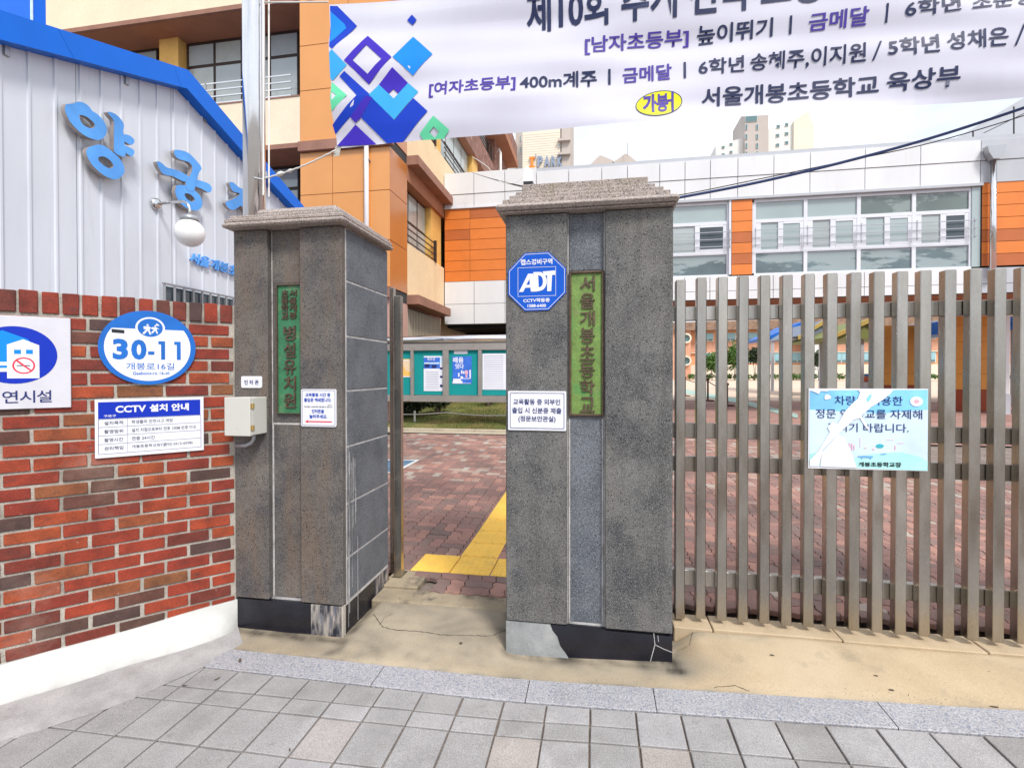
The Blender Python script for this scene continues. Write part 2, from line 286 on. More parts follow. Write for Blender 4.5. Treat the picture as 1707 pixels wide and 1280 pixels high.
    def build(s,name,m,parent=None,smooth=False,**k):
        if isinstance(m,str): m=M[m]
        if parent is not None: org=wl(parent)
        else:
            a=np.array(s.v); org=Vector(((a[:,0].min()+a[:,0].max())/2,(a[:,1].min()+a[:,1].max())/2,a[:,2].min()))
        me=s.mesh(name,m,org,smooth); o=bpy.data.objects.new(name,me); COL.objects.link(o)
        if parent is not None: o.parent=parent
        else: o.location=org
        WLOC[o.name]=org; tag(o,**k); return o
def box(name,m,parent,x0,x1,y0,y1,z0,z1,c=0,**k): return MB().box(x0,x1,y0,y1,z0,z1,c).build(name,m,parent,**k)
def FR(Y): return lambda u,n,v:(u,Y-n,v)        # wall facing the viewer
def SD(X): return lambda u,n,v:(X+n,u,v)        # wall facing +x
def fbox(b,fn,u0,u1,v0,v1,n0,n1,c=0): return b.box(u0,u1,n0,n1,v0,v1,c,fn)
def smooth_loop(p,k=4):
    out=[];n=len(p)
    for i in range(n):
        a,b,c,d=[Vector((*p[(i+j)%n],0)) for j in (-1,0,1,2)]
        for t in range(k):
            t/=k; q=.5*((2*b)+(c-a)*t+(2*a-5*b+4*c-d)*t*t+(3*b-a-3*c+d)*t**3); out.append((q.x,q.y))
    return out
def ell(cx,cz,rx,rz,n=48,a0=0,a1=2*math.pi,rot=0):
    full=abs(a1-a0-2*math.pi)<1e-6; o=[]
    for i in range(n if full else n+1):
        a=a0+(a1-a0)*i/n; x,z=rx*math.cos(a),rz*math.sin(a); o.append((cx+x*math.cos(rot)-z*math.sin(rot),cz+x*math.sin(rot)+z*math.cos(rot)))
    return o
_TC={}
def textmesh(body,bold=.0,ext=0.,space=1.0,res=3):
    key=(body,bold,ext,space,res)
    if key in _TC: return _TC[key]
    c=bpy.data.curves.new('lettering','FONT'); c.body=body; c.offset=bold; c.extrude=ext; c.space_character=space; c.resolution_u=res
    o=bpy.data.objects.new('lettering',c); COL.objects.link(o); bpy.context.view_layer.update()
    dg=bpy.context.evaluated_depsgraph_get(); me=bpy.data.meshes.new_from_object(o.evaluated_get(dg))
    vs=np.array([v.co[:] for v in me.vertices]); fs=[tuple(p.vertices) for p in me.polygons]
    bpy.data.objects.remove(o); bpy.data.meshes.remove(me); bpy.data.curves.remove(c)
    mn,mxx=vs.min(0),vs.max(0); vs[:,0]=(vs[:,0]-mn[0])/max(1e-6,mxx[0]-mn[0]); vs[:,1]=(vs[:,1]-mn[1])/max(1e-6,mxx[1]-mn[1])
    vs[:,2]=(vs[:,2]+ext)/(2*ext) if ext else 0
    _TC[key]=(vs,fs); return _TC[key]
def text(b,body,q,n,bold=.0,off=.0015,ext=0.,space=1.0):
    """q: four world points TL,TR,BR,BL; n: outward normal. ext: relief depth in metres"""
    vs,fs=textmesh(body,bold,.1 if ext else 0,space); TL,TR,BR,BL=[Vector(p) for p in q]; n=Vector(n); o=[]
    for u,v,z in vs:
        p=(BL*(1-u)+BR*u)*(1-v)+(TL*(1-u)+TR*u)*v+n*(off+z*ext); o.append(p)
    return b.add(o,fs)
def rect(fn,u0,u1,v0,v1,n=0): return [Vector(fn(u0,n,v1)),Vector(fn(u1,n,v1)),Vector(fn(u1,n,v0)),Vector(fn(u0,n,v0))]
def leaves(b,c,r,n,size,rnd,squash=1.):
    for _ in range(n):
        while True:
            d=Vector((rnd.uniform(-1,1),rnd.uniform(-1,1),rnd.uniform(-1,1)))
            if d.length<=1: break
        d=d*(.45+.55*rnd.random()); p=Vector(c)+Vector((d.x*r,d.y*r,d.z*r*squash)); s_=size*rnd.uniform(.6,1.3)
        u=Vector((rnd.uniform(-1,1),rnd.uniform(-1,1),rnd.uniform(-.6,.6))).normalized(); v=u.orthogonal().normalized()
        v=(v*math.cos(rnd.random()*6)+u.cross(v)*math.sin(rnd.random()*6)).normalized()
        b.add([p-u*s_,p+v*s_*.5,p+u*s_,p-v*s_*.5],[(0,1,2,3)])
# ================================================================== ground
def sm(x): return .045*.5*((x+.4)+math.sqrt((x+.4)**2+.04))
def YS(y): return .030*max(0,min(y,11)-4.2)
ZF=.10+YS(11)
def zin(x,y=0): return .10+.045*min(1,max(0,(x+.35)/.8))*max(0,1-y/14)+YS(y)
def plane(name,m,x0,x1,y0,y1,z,**k): return MB().add([(x0,y0,z),(x1,y0,z),(x1,y1,z),(x0,y1,z)],[(0,1,2,3)]).build(name,m,None,**k)
plane('ground','ground_grey',-400,400,-300,500,-.16,kind='structure')
rnd=random.Random(3)
# pavement under the tiles (follows the fall of the street)
b=MB(); xs=[-6+.25*i for i in range(49)]
for i in range(48):
    a,c=xs[i],xs[i+1]; b.add([(a,-4,sm(a)-.004),(c,-4,sm(c)-.004),(c,2.41,sm(c)-.004),(a,2.41,sm(a)-.004)],[(0,1,2,3)])
pav=b.build('pavement','joint_sand',None,kind='structure')
def hexa(b,q,z0,c,zf):   # tile from a plan quad, chamfered top
    cx=sum(p[0] for p in q)/4; cy=sum(p[1] for p in q)/4
    t=[(p[0]+(cx-p[0])/abs(cx-p[0])*c, p[1]+(cy-p[1])/abs(cy-p[1])*c) for p in q]
    vs=[(p[0],p[1],zf(p[0])-z0) for p in q]+[(p[0],p[1],zf(p[0])-c*.6) for p in q]+[(p[0],p[1],zf(p[0])) for p in t]
    b.add(vs,[(0,1,5,4),(1,2,6,5),(2,3,7,6),(3,0,4,7),(4,5,9,8),(5,6,10,9),(6,7,11,10),(7,4,8,11),(8,9,10,11)])
colx=[.171+.1997*k for k in range(-17,1)]+[.171+.1935*k for k in range(1,15)]
for i in range(len(colx)-1):
    x0,x1=colx[i],colx[i+1]; left=x1<.2
    rows=[2.262,2.145,2.045,1.81,1.575,1.34,1.105,.87] if left else [2.262,2.05,1.835,1.62,1.405,1.19,.975]
    for j in range(len(rows)-1):
        def yy(r,x): 
            if r==0: return 2.258
            return rows[r]+(.022*min(x,0) if left else -.004*x)
        g=.0046; jt=lambda: rnd.uniform(-.0015,.0015)
        q=[(x0+g+jt(),yy(j+1,x0)+g+jt()),(x1-g+jt(),yy(j+1,x1)+g+jt()),(x1-g+jt(),yy(j,x1)-g+jt()),(x0+g+jt(),yy(j,x0)-g+jt())]
        dz=rnd.uniform(0,.003); m=MB(); t=rnd.random()
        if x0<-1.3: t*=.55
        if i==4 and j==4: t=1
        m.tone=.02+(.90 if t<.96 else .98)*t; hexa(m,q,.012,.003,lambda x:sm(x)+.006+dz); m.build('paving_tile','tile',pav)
kb=[-3.2,-2.15,-1.1,-.33,.265,1.23,2.2,3.2]
kerb=MB().box(-3.2,3.2,2.268,2.43,-.08,-.002).build('kerb_bed','joint_sand',None,kind='structure')
for i in range(len(kb)-1):
    x0,x1=kb[i]+.002,kb[i+1]-.002; n=6; m=MB(); c=.004
    for k in range(n):
        a=x0+(x1-x0)*k/n; d=x0+(x1-x0)*(k+1)/n
        m.add([(a,2.264,sm(a)-.05),(d,2.264,sm(d)-.05),(d,2.264,sm(d)+.006),(a,2.264,sm(a)+.006),(a,2.268,sm(a)+.010),(d,2.268,sm(d)+.010),(d,2.425,sm(d)+.012),(a,2.425,sm(a)+.012),(d,2.43,sm(d)-.02),(a,2.43,sm(a)-.02)],[(0,1,2,3),(3,2,5,4),(4,5,6,7),(7,6,8,9)])
    m.build('kerbstone','granite_kerb',kerb)
# ---- cement apron in front of pillars and gate
def nz2(x,y): return math.sin(x*5.1+1.3*math.sin(y*7))*.5+math.sin(y*11+x*3.7)*.3+math.sin(x*17+y*13)*.2
def hap(x,y):
    base=sm(x)+.010
    t=max(0,(y-2.425)/.42)
    gate=.012+.055*min(1,max(0,(y-2.5)/.45))**.8
    right=(.135-base)*min(1,t)**.75
    ss=lambda v:(lambda c:c*c*(3-2*c))(min(1,max(0,v)))
    a=ss((x-.40)/.16); g=ss((x+1.46)/.10)*ss((-.44-x)/.10)
    h=gate*g*(1-a)+.010*min(1,t*2)*(1-g)*(1-a)+right*a
    if x>.42 and y>2.84: h-=min(.08,(y-2.84)*2)
    edge=min(1,max(0,(y-2.425)/.03))
    return base+h*edge+.0035*nz2(x*1.3,y*1.3)*edge
def sheet(x0,x1,y0,y1,st,f):
    nx=int(round((x1-x0)/st)); ny=int(round((y1-y0)/st)); b=MB(); vs=[];fs=[]
    for j in range(ny+1):
        for i in range(nx+1):
            x=x0+(x1-x0)*i/nx; y=y0+(y1-y0)*j/ny; vs.append((x,y,f(x,y)))
    for j in range(ny):
        for i in range(nx): k=j*(nx+1)+i; fs.append((k,k+1,k+nx+2,k+nx+1))
    return b.add(vs,fs)
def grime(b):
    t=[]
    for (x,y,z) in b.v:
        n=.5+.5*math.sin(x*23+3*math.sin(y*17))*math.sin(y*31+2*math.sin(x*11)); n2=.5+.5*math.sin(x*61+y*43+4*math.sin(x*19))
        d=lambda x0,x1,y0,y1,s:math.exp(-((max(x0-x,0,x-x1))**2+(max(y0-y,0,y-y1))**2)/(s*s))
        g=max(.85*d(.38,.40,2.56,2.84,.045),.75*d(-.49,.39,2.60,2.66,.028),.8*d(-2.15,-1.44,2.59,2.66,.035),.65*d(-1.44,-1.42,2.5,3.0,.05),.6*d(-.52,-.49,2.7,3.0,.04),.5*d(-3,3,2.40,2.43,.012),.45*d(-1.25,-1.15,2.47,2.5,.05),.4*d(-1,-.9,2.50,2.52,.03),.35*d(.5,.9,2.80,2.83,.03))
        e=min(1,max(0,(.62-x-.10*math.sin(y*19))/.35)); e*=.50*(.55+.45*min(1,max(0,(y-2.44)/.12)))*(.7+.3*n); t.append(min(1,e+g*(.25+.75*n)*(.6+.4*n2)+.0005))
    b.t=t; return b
grime(sheet(-2.25,3.6,2.424,3.03,.02,hap)).build('cement_apron','tan_cement',None,kind='structure',smooth=True)
# cracks: thin dark broken lines pressed in the cement
def crack(pts,wd,zf,name='crack',mt='stain'):
    b=MB(); P=[]
    for i in range(len(pts)-1):
        a,c=Vector(pts[i]),Vector(pts[i+1]); n=max(2,int((c-a).length/.012))
        for k in range(n): P.append(a.lerp(c,k/n)+Vector((rnd.uniform(-.003,.003),rnd.uniform(-.003,.003))))
    P.append(Vector(pts[-1])); vs=[]
    for i,p in enumerate(P):
        d=(P[min(i+1,len(P)-1)]-P[max(0,i-1)]).normalized(); nn=Vector((-d.y,d.x))*wd*rnd.uniform(.3,1.2)
        for q in (p+nn,p-nn): vs.append((q.x,q.y,zf(q.x,q.y)+.0015))
    b.add(vs,[(2*i,2*i+1,2*i+3,2*i+2) for i in range(len(P)-1)]); return b
apron=[o for o in COL.objects if o.name=='cement_apron'][0]; ramp=apron
def gp(px,py,zf,z=.05):
    for _ in range(25): p=atZ(px,py,z); z=.5*z+.5*zf(p.x,p.y)
    return (p.x,p.y)
crack([gp(*q,hap) for q in ((622,1023),(638,1045),(660,1050),(700,1052),(735,1058),(780,1059),(820,1060),(843,1050))],.0026,hap).build('crack','stain',ramp)
crack([gp(*q,hap) for q in ((1128,1062),(1160,1052),(1150,1075),(1128,1085))],.0018,hap).build('crack','stain',ramp)
crack([gp(*q,hap) for q in ((1188,1049),(1260,1054),(1340,1060),(1440,1066),(1560,1077),(1690,1088))],.0016,hap).build('crack','stain',ramp)
crack([gp(*q,hap) for q in ((1190,1146),(1225,1143),(1250,1152))],.0014,hap).build('crack','stain',ramp)
crack([gp(*q,hap) for q in ((632,1043),(640,1030),(655,1022))],.0018,hap).build('crack','stain',ramp)
for (px,py,r1,r2,o) in ((1287,1092,.012,.006,apron),(1460,1126,.010,.005,apron),(1486,1150,.013,.006,apron),(1657,1178,.018,.006,apron),(768,1072,.010,.012,ramp)):
    x,y=gp(px,py,hap); e=[]
    for k in range(14):
        a=k*2*math.pi/14; rr=rnd.uniform(.8,1.15); e.append((x+r1*rr*math.cos(a),y+r2*rr*math.sin(a)))
    MB().add([(p[0],p[1],hap(*p)+.0015) for p in e],[tuple(range(14))]).build('gum_spot','stain',o)
# sill under the fence and threshold slab in the gateway
sill=[.42,.63,1.28,1.95,2.65,3.6]
sl_=MB().box(.42,3.6,2.846,3.0,-.1,.10).build('fence_sill','joint_sand',None,kind='structure')
for i in range(5): box('sill_slab','tan_cement',sl_,sill[i]+.003,sill[i+1]-.003,2.84+.003*(i%2),3.004,.0,.138+.003*(i%2),.004)
b=MB(); 
ths=MB().box(-1.445,-.47,2.985,3.16,-.05,.05).build('threshold','old_cement',None,kind='structure')
box('threshold_slab','old_cement',ths,-1.445,-.47,2.972,3.16,.0,.088,.012)
# ---- interlocking pavers of the yard
yard=MB().add([(x,y,.055+YS(y)) for y in (3.1,4.2,11,11.8) for x in (-8,14)],[(0,1,3,2),(2,3,5,4),(4,5,7,6)]).build('paved_yard','joint_sand',None,kind='structure')
A_=.1; WV=.0085
def wave(t):
    t=(t/A_)%1; return WV*(4*t if t<.25 else (2-4*t if t<.75 else 4*t-4))
def paver_outline(x0,y0,nx,ny):
    o=[]; st=4
    for k in range(nx*st): x=x0+A_*k/st; o.append((x,y0+wave(x-x0)))
    for k in range(ny*st): y=y0+A_*k/st; o.append((x0+nx*A_+wave(y-y0),y))
    for k in range(nx*st,0,-1): x=x0+A_*k/st; o.append((x,y0+ny*A_+wave(x-x0)))
    for k in range(ny*st,0,-1): y=y0+A_*k/st; o.append((x0+wave(y-y0),y))
    return o
def paver(b,o,cx,cy,zt,tl=(0,0)):
    n=len(o); s1=.965; s2=.93
    g=lambda p,s: (cx+(p[0]-cx)*s,cy+(p[1]-cy)*s)
    zz=lambda p: zt+(p[0]-cx)*tl[0]+(p[1]-cy)*tl[1]
    vs=[(*g(p,s1),zz(p)-.03) for p in o]+[(*g(p,s1),zz(p)-.004) for p in o]+[(*g(p,s2),zz(p)) for p in o]
    fs=[(i,(i+1)%n,n+(i+1)%n,n+i) for i in range(n)]+[(n+i,n+(i+1)%n,2*n+(i+1)%n,2*n+i) for i in range(n)]+[tuple(2*n+i for i in range(n))]
    b.add(vs,fs)
def pxof(x,y,z):
    q=Vector((x,y,z))-CAM; dd=q.dot(FW); return CX+FPX*q.dot(RT)/dd, CY-FPX*q.dot(UP)/dd, dd
cand=[]
mod=2*A_
for i in range(-14,31):
    for j in range(0,35):
        X0=-1.30+i*mod; Y0=3.13+j*mod
        if X0<-.35 and X0>-.6 and Y0<3.2: pass
        hor=(i+j)%2==0
        for k in range(2):
            x0,y0,nx,ny=(X0,Y0+k*A_,2,1) if hor else (X0+k*A_,Y0,1,2)
            cx,cy=x0+nx*A_/2,y0+ny*A_/2
            if y0+ny*A_>9.98: continue
            if cy<3.43 and cx<-1.19: continue
            if -1.37<x0 and x0+nx*A_<-.15 and 3.42<y0 and y0+ny*A_<3.78: continue
            if -1.1<x0 and x0+nx*A_<-.74 and 3.7<y0 and y0+ny*A_<9: continue
            px,py,dd=pxof(cx,cy,zin(cx,cy))
            vis=(652<px<850 and cy>3.1) or (px>1118 and px<1760)
            if not vis and dd>5: 
                if not(-60<px<1800) or cy>9: continue
            cand.append((0 if vis else 1,dd,x0,y0,nx,ny,cx,cy,hor))
cand.sort(key=lambda c:(c[0],c[1]))
rest=MB(); cnt=0
for ci,(v,dd,x0,y0,nx,ny,cx,cy,hor) in enumerate(cand):
    t=rnd.random()*.84
    pr_=.03+.10*min(1,max(0,(cy-5)/4))
    if rnd.random()<pr_: t=.88+.12*rnd.random()
    if cy>6: t=min(1,t+.12)
    o=paver_outline(x0,y0,nx,ny); zt=zin(cx,cy)+rnd.uniform(-.0015,.002); tl=(rnd.uniform(-.012,.012),rnd.uniform(-.012,.012)+(.03 if cy>4.2 else 0))
    if cnt<298 and v==0:
        m=MB(); m.tone=.02+.96*t; paver(m,o,cx,cy,zt,tl); m.build('paver','paver',yard); cnt+=1
    else:
        rest.tone=.02+.96*t; paver(rest,o,cx,cy,zt,tl)
rest.build('paver_field','paver',yard,kind='stuff')
# yard beyond the pavers
M['far_paving']=mat('far_paving',(.33,.17,.135),.9,var=.2,vs=.9,fine=.25,fs=9,stretch=(1,2.5,1),dirt=[((.40,.33,.28),1.4,.52,.68,.6),((.20,.13,.12),.5,.5,.7,.5)])
MB().add([(x,y,.086+YS(y)) for y in (9.97,11,24) for x in (-5.2,40)],[(0,1,3,2),(2,3,5,4)]).build('far_paving','far_paving',None,kind='structure')
plane('playground','sand',-40,90,23.6,95,ZF-.006,kind='structure')
def strip(name,m,pts,z,**k):
    return MB().add([(p[0],p[1],z) for p in pts],[tuple(range(len(pts)))]).build(name,m,None,**k)
g0=[atZ(*q,ZF) for q in ((1138,648),(1230,664),(1330,690),(1330,697),(1230,672),(1138,655))]
strip('painted_line','mint_line',[(p.x,p.y) for p in g0],ZF,kind='structure')
q=[atZ(*p,.22) for p in ((560,768),(690,768),(660,786),(530,786))]
pk=thing('parking_marking','blue painted parking bay square with white border on the red pavers','road marking',(q[0].x,q[2].y,.1))

def gz(px,py,d):
    z=.2
    for _ in range(30): p=atZ(px,py,z); z=.5*z+.5*(zin(p.x,p.y)+d)
    return p
a=[gz(*p,.007) for p in ((600,766),(700,766),(660,788),(560,788))]; c=[gz(*p,.010) for p in ((600,767),(693,767),(654,786),(560,786))]
MB().add([tuple(p) for p in a],[(0,1,2,3)]).build('border','road_white',pk); MB().add([tuple(p) for p in c],[(0,1,2,3)]).build('field','park_blue',pk)
# ---- tactile paving
def tactile(x0,y0,w_,h_,dots,lab,grp):
    m=MB(); m.box(x0+.004,x0+w_-.004,y0+.004,y0+h_-.004,.06,.1045,.003); z=.1045
    if dots:
        for i in range(6):
            for j in range(6):
                cx=x0+w_*(i+.5)/6; cy=y0+h_*(j+.5)/6; r=.0125
                m.lathe([(r,z-.0005),(r*.62,z+.004),(0.0001,z+.0042)],(cx,cy,0),8)
    else:
        for i in range(4):
            cx=x0+w_*(i+.5)/4; m.box(cx-.014,cx+.014,y0+.012,y0+h_-.012,z-.001,z+.004,.003)
    m.v=[(v[0],v[1],v[2]+YS(v[1])) for v in m.v]; return m.build('tactile_tile','tactile',tp)
tp=MB().box(-1.357,-.16,3.428,3.755,.05,.09).build('tactile_paving','joint_sand',None,kind='structure')
for k in range(4): tactile(-1.357+.3*k,3.425,.3,.335,True,'','')
for k in range(18): tactile(-1.068,3.76+.31*k,.305,.31,False,'','')
# ---- lawn bed beyond the yard
Yk=10.0
for i in range(10):
    x0=-8+i*.9
    if i==0: lk=MB().box(-8,1.0,Yk+.3,Yk+.4,-.05,.25).build('lawn_kerb','kerb_tan',None,kind='structure')
    box('kerb_block','kerb_tan',lk,x0+.004,x0+.896,Yk+.28,Yk+.42,.1,.335,.012)
MB().add([(-8,9.98,.108+YS(9.98)),(1.2,9.98,.108+YS(9.98)),(1.2,10.29,.108+YS(10.29)),(-8,10.29,.108+YS(10.29))],[(0,1,2,3)]).build('bed_edge_paving','kerb_tan',None,kind='structure')
box('cement_patch','old_cement',ths,-1.445,-1.20,3.161,3.425,.0,.100,.006)
def hl(x,y): return .31+.34*min(1,max(0,(y-10.5)/3.2))+.02*math.sin(x*3+y*2)
sheet(-7.8,1.2,10.41,15.2,.2,hl).build('lawn_soil','grass',None,kind='structure',smooth=True)
b=MB()
for _ in range(26000):
    x=rnd.uniform(-6.2,-1.2); y=10.43+4.0*rnd.random()**1.5
    if x<-3.5+.15*math.sin(y*5) and y<12.9 and rnd.random()<.75: continue
    z=hl(x,y); h=rnd.uniform(.025,.07); a=rnd.uniform(0,6.28); dx,dy=math.cos(a)*.008,math.sin(a)*.008; lx,ly=rnd.uniform(-.02,.02),rnd.uniform(-.02,.02)
    b.add([(x-dx,y-dy,z-.01),(x+dx,y+dy,z-.01),(x+lx,y+ly,z+h)],[(0,1,2)])
b.build('grass','grass',None,kind='stuff')

# ---- grit and dry leaf bits on the pavement
b=MB(); rnd=random.Random(77)
for k in range(2600):
    u=rnd.random(); x=rnd.uniform(-2.3,1.9)
    if u<.35: y=2.262+rnd.gauss(0,.006)
    elif u<.6: y=2.44+abs(rnd.gauss(0,.03))
    else: y=rnd.uniform(1.5,2.9)
    z=sm(x)+.007 if y<2.262 else (sm(x)+.012 if y<2.43 else hap(x,min(y,2.84 if x>.42 else 2.96)))
    if y>2.6 and (-2.2<x<-1.4 or -.5<x<.4): continue
    r=rnd.uniform(.0008,.0022)*(1.6 if rnd.random()<.06 else 1); a=rnd.random()*6
    b.tone=rnd.random()+.001
    b.convex([(x+r*math.cos(a),y+r*math.sin(a),z),(x+r*math.cos(a+2),y+r*math.sin(a+2),z),(x+r*math.cos(a+4),y+r*math.sin(a+4),z),(x,y,z+r*1.1)],[(0,1,2),(0,1,3),(1,2,3),(2,0,3)])
M['grit']=mat('grit',(.3,.3,.3),.9,ramp=[(0,(.06,.05,.04)),(1,(.42,.38,.32))]); b.build('grit','grit',None,kind='stuff')
for i,((px,py),sz,lab) in enumerate((((400,1099),.022,'curled dark dry leaf on the pale kerb in front of the narrower pillar'),((362,1128),.017,'small black leaf scrap on the first paving row by the painted wall foot'),((308,1139),.013,'tiny dark leaf scrap lying where the paving meets the cement fillet'),((483,1246),.010,'tiny dark crumb lying on the grey paving near the bottom edge'))):
    p=atZ(px,py,.02); z=sm(p.x)+(.014 if i==0 else .010); o=MB(); a=rnd.random()*6; P=[]
    for k in range(7):
        t=k/6-.5; w_=sz*.32*(1-(2*t)**2)+.0005
        for sg in (-1,1): P.append((p.x+sz*2*t*math.cos(a)-sg*w_*math.sin(a),p.y+sz*2*t*math.sin(a)+sg*w_*math.cos(a),z+.004*(4*t*t)+.001))
    o.add(P,[(2*k,2*k+1,2*k+3,2*k+2) for k in range(6)]); tag(o.build('dry_leaf','bark',None),lab,'leaf')
# ================================================================== gate pillars
Yp=2.624
def X_(px,y=700,Y=Yp): return atY(px,y,Y).x
def Z_(py,px,Y=Yp): return atY(px,py,Y).z
def slab(nm,mt,root,fn,u0,u1,v0,v1,n0,n1,c=.003,**k):
    m=MB(); fbox(m,fn,u0,u1,v0,v1,n0,n1,c); return m.build(nm,mt,root,**k)
def pillar(label,x0,x1,xa,xb,mfront,mrec,recs,depth,sidemat,plinth,st):
    cx=(x0+x1)/2; r=thing('gate_pillar',label,'gate pillar',(cx,Yp+depth/2,0),group='stone pillars of the school gate')
    F=FR(Yp); yb=Yp+depth; e=.004
    box('core','mortar_white',r,x0+.001,x1-.001,Yp+.0405,yb-.002,.19,2.40); box('footing','mortar',r,x0+.03,x1-.03,Yp+.04,yb-.03,-.08,.1895)
    slab('plate_backing',mrec,r,F,xa+e,xb-e,recs[1][1]+.002 if len(recs)>2 else recs[-1][1]+.002,recs[0][0]-.002,-.0404,-.0375)
    for (uj,vv) in ((xa+.004,2.30),(xb-.011,2.30)): slab('joint_strip','mortar_white',r,F,uj,uj+.0065,.206,recs[-1][1]-.002,-.0405,-.0345,.001)
    slab('stone_slab',mfront,r,F,x0,xa-e,.205,2.40,-.045,0,.005); slab('stone_slab',mfront,r,F,xb+e,x1,.205,2.40,-.045,0,.005)
    for (v0,v1) in recs: slab('stone_slab',mrec,r,F,xa+e,xb-e,v0,v1,-.047,-.036,.002)
    js=[.205,.463,.784,1.119,1.447,1.767,2.09,2.40]
    for i in range(7):
        a,c=js[i]+.005,js[i+1]-.005
        slab('side_slab',sidemat,r,SD(x1+.002),Yp+.055,yb,a,c,-.03,0,.003)
        slab('side_slab',sidemat,r,lambda u,n,v:(x0-.002-n,u,v),Yp+.055,yb,a,c,-.03,0,.003)
    slab('corner_joint','mortar_white',r,SD(x1-.002),Yp+.047,Yp+.060,.20,2.40,-.02,0,.003)
    plinth(r,x0,x1,yb)
    # stepped granite cap
    for (ol,orr,of,a,c_,ch) in st: box('cap_step','granite_cap',r,x0-ol,x1+orr,Yp-of,yb+min(of,.0),a+.0005,c_,ch)
    return r
def plinth1(r,x0,x1,yb):
    xm=X_(517,1020)
    slab('plinth_slab','black_granite',r,FR(Yp),x0,xm-.001,-.06,.197,-.035,-.004,.002)
    slab('plinth_slab','stained_granite',r,FR(Yp),xm+.001,x1-.012,-.06,.197,-.035,-.004,.002,label='lime stained plinth slab')
    slab('plinth_slab','mortar',r,FR(Yp),x1-.011,x1,-.06,.2,-.035,-.002,.002)
    slab('plinth_slab','black_granite',r,SD(x1),Yp+.03,Yp+.42,-.06,.215,-.03,-.002,.002)
    slab('plinth_slab','stained_granite',r,SD(x1),Yp+.422,yb,-.06,.215,-.03,-.002,.002,label='lime stained plinth slab')
def plinth2(r,x0,x1,yb):
    F=FR(Yp); g=lambda px,py:(X_(px,py),Z_(py,px))
    edge=[g(*q) for q in ((917,1041),(921,1052),(929,1062),(934,1078),(943,1090),(952,1105))]
    edge[0]=(edge[0][0],.200); bot=-.06
    p1=[(x0,bot),(edge[-1][0]+.012,bot)]+list(reversed(edge))+[(x0,.200)]
    p2=[(edge[-1][0]+.014,bot),(x1,bot),(x1,.190),(X_(1010),.192),(X_(1010),.197)]+[(p[0]+.002,p[1]) for p in edge]
    MB().prism([p1],F,-.035,.001).build('plinth_patch','patch_cement',r); MB().prism([p2],F,-.035,-.006).build('plinth_slab','black_granite',r)
    m=MB()
    for pts in (((1090,1056),(1092,1075),(1081,1116)),((1092,1075),(1106,1082),(1121,1088)),((1097,1060),(1098,1070))):
        P=[g(*q) for q in pts]
        for i in range(len(P)-1):
            (a,b_),(c,d)=P[i],P[i+1]; L_=math.hypot(c-a,d-b_); nx,nz_=-(d-b_)/L_*.0016,(c-a)/L_*.0016
            m.prism([[(a-nx,b_-nz_),(c-nx,d-nz_),(c+nx,d+nz_),(a+nx,b_+nz_)]],F,-.0055,-.0055)
    m.build('crack_line','mortar_white',r)
    slab('plinth_slab','black_granite',r,SD(x1),Yp+.03,yb,-.06,.215,-.03,-.002,.002); slab('plinth_slab','black_granite',r,lambda u,n,v:(x0-n,u,v),Yp+.03,yb,-.06,.215,-.03,-.002,.002)
P1x0,P1x1=-2.145,-1.447; P2x0,P2x1=-.487,.384
p1a,p1b=X_(447.5),X_(499); p2a,p2b=X_(946.5),X_(1007)
z=lambda y,px: Z_(y,px)
pil1=pillar('narrower brown basalt gate pillar between the brick wall and the walkway',P1x0,P1x1,p1a,p1b,'basalt_brown','basalt_brown',[(z(470,480),2.40),(z(705,480),z(694,480)),(.212,z(709,480))],.625,'basalt_blue',plinth1,[(.025,.05,.072,2.402,2.430,.010),(.015,.04,.06,2.430,2.455,.006),(-.005,.018,.035,2.455,2.478,.005),(-.09,-.055,-.055,2.478,2.545,.025)])
pil2=pillar('wider grey basalt gate pillar beside the slatted fence',P2x0,P2x1,p2a,p2b,'basalt_grey','basalt_blue',[(z(448,975),2.40),(.212,z(698,975))],.66,'basalt_blue',plinth2,[(.025,.01,.04,2.402,2.412,.004),(.047,.024,.066,2.412,2.445,.014),(.011,-.018,.034,2.445,2.476,.004),(-.02,-.048,.002,2.476,2.506,.004),(-.05,-.087,-.03,2.506,2.536,.004),(-.08,-.12,-.06,2.536,2.585,.004)])
# mortar runs on the first pillar's street-side corner
m=MB(); 
for k in range(26):
    y=Yp+.062+rnd.random()**2*.12; zt=rnd.uniform(.5,1.15); m.box(P1x1+.0021,P1x1+.0030,y,y+rnd.uniform(.001,.004),zt-rnd.uniform(.1,.6),zt)
m.build('lime_run','mortar_white',pil1)
# ---- raised name plates
def name_plate(label,x0,x1,z0,z1,mt,cols,fw=.013):
    r=thing('name_plate',label,'name plate',((x0+x1)/2,Yp+.02,z0)); Yb=Yp+.034; F=FR(Yb)
    slab('plate',mt,r,F,x0+fw-.001,x1-fw+.001,z0+fw-.001,z1-fw+.001,-.012,.002,.001)
    for (a,b_,c,d) in ((x0,x0+fw,z0,z1),(x1-fw,x1,z0,z1),(x0+fw+.0002,x1-fw-.0002,z0,z0+fw),(x0+fw+.0002,x1-fw-.0002,z1-fw,z1)): slab('frame','bronze',r,F,a,b_,c,d,-.012,.014,.003)
    for (s_,u0,u1,v0,v1) in cols:
        n=len(s_); h=(v1-v0)/n
        for i,ch in enumerate(s_):
            m=MB(); text(m,ch,rect(F,u0,u1,v1-h*(i+1)+h*.06,v1-h*i-h*.05,.002),(0,-1,0),.014,0,.008); m.build('letter','bronze',r)
    return r
g=lambda px,py:(X_(px,py),Z_(py,px))
a=g(456,474); c=g(499.5,691)
t0=g(464,482); t1=g(490,531); tm=(t0[0]+t1[0])/2; b0=g(468,541); b1=g(488.5,682)
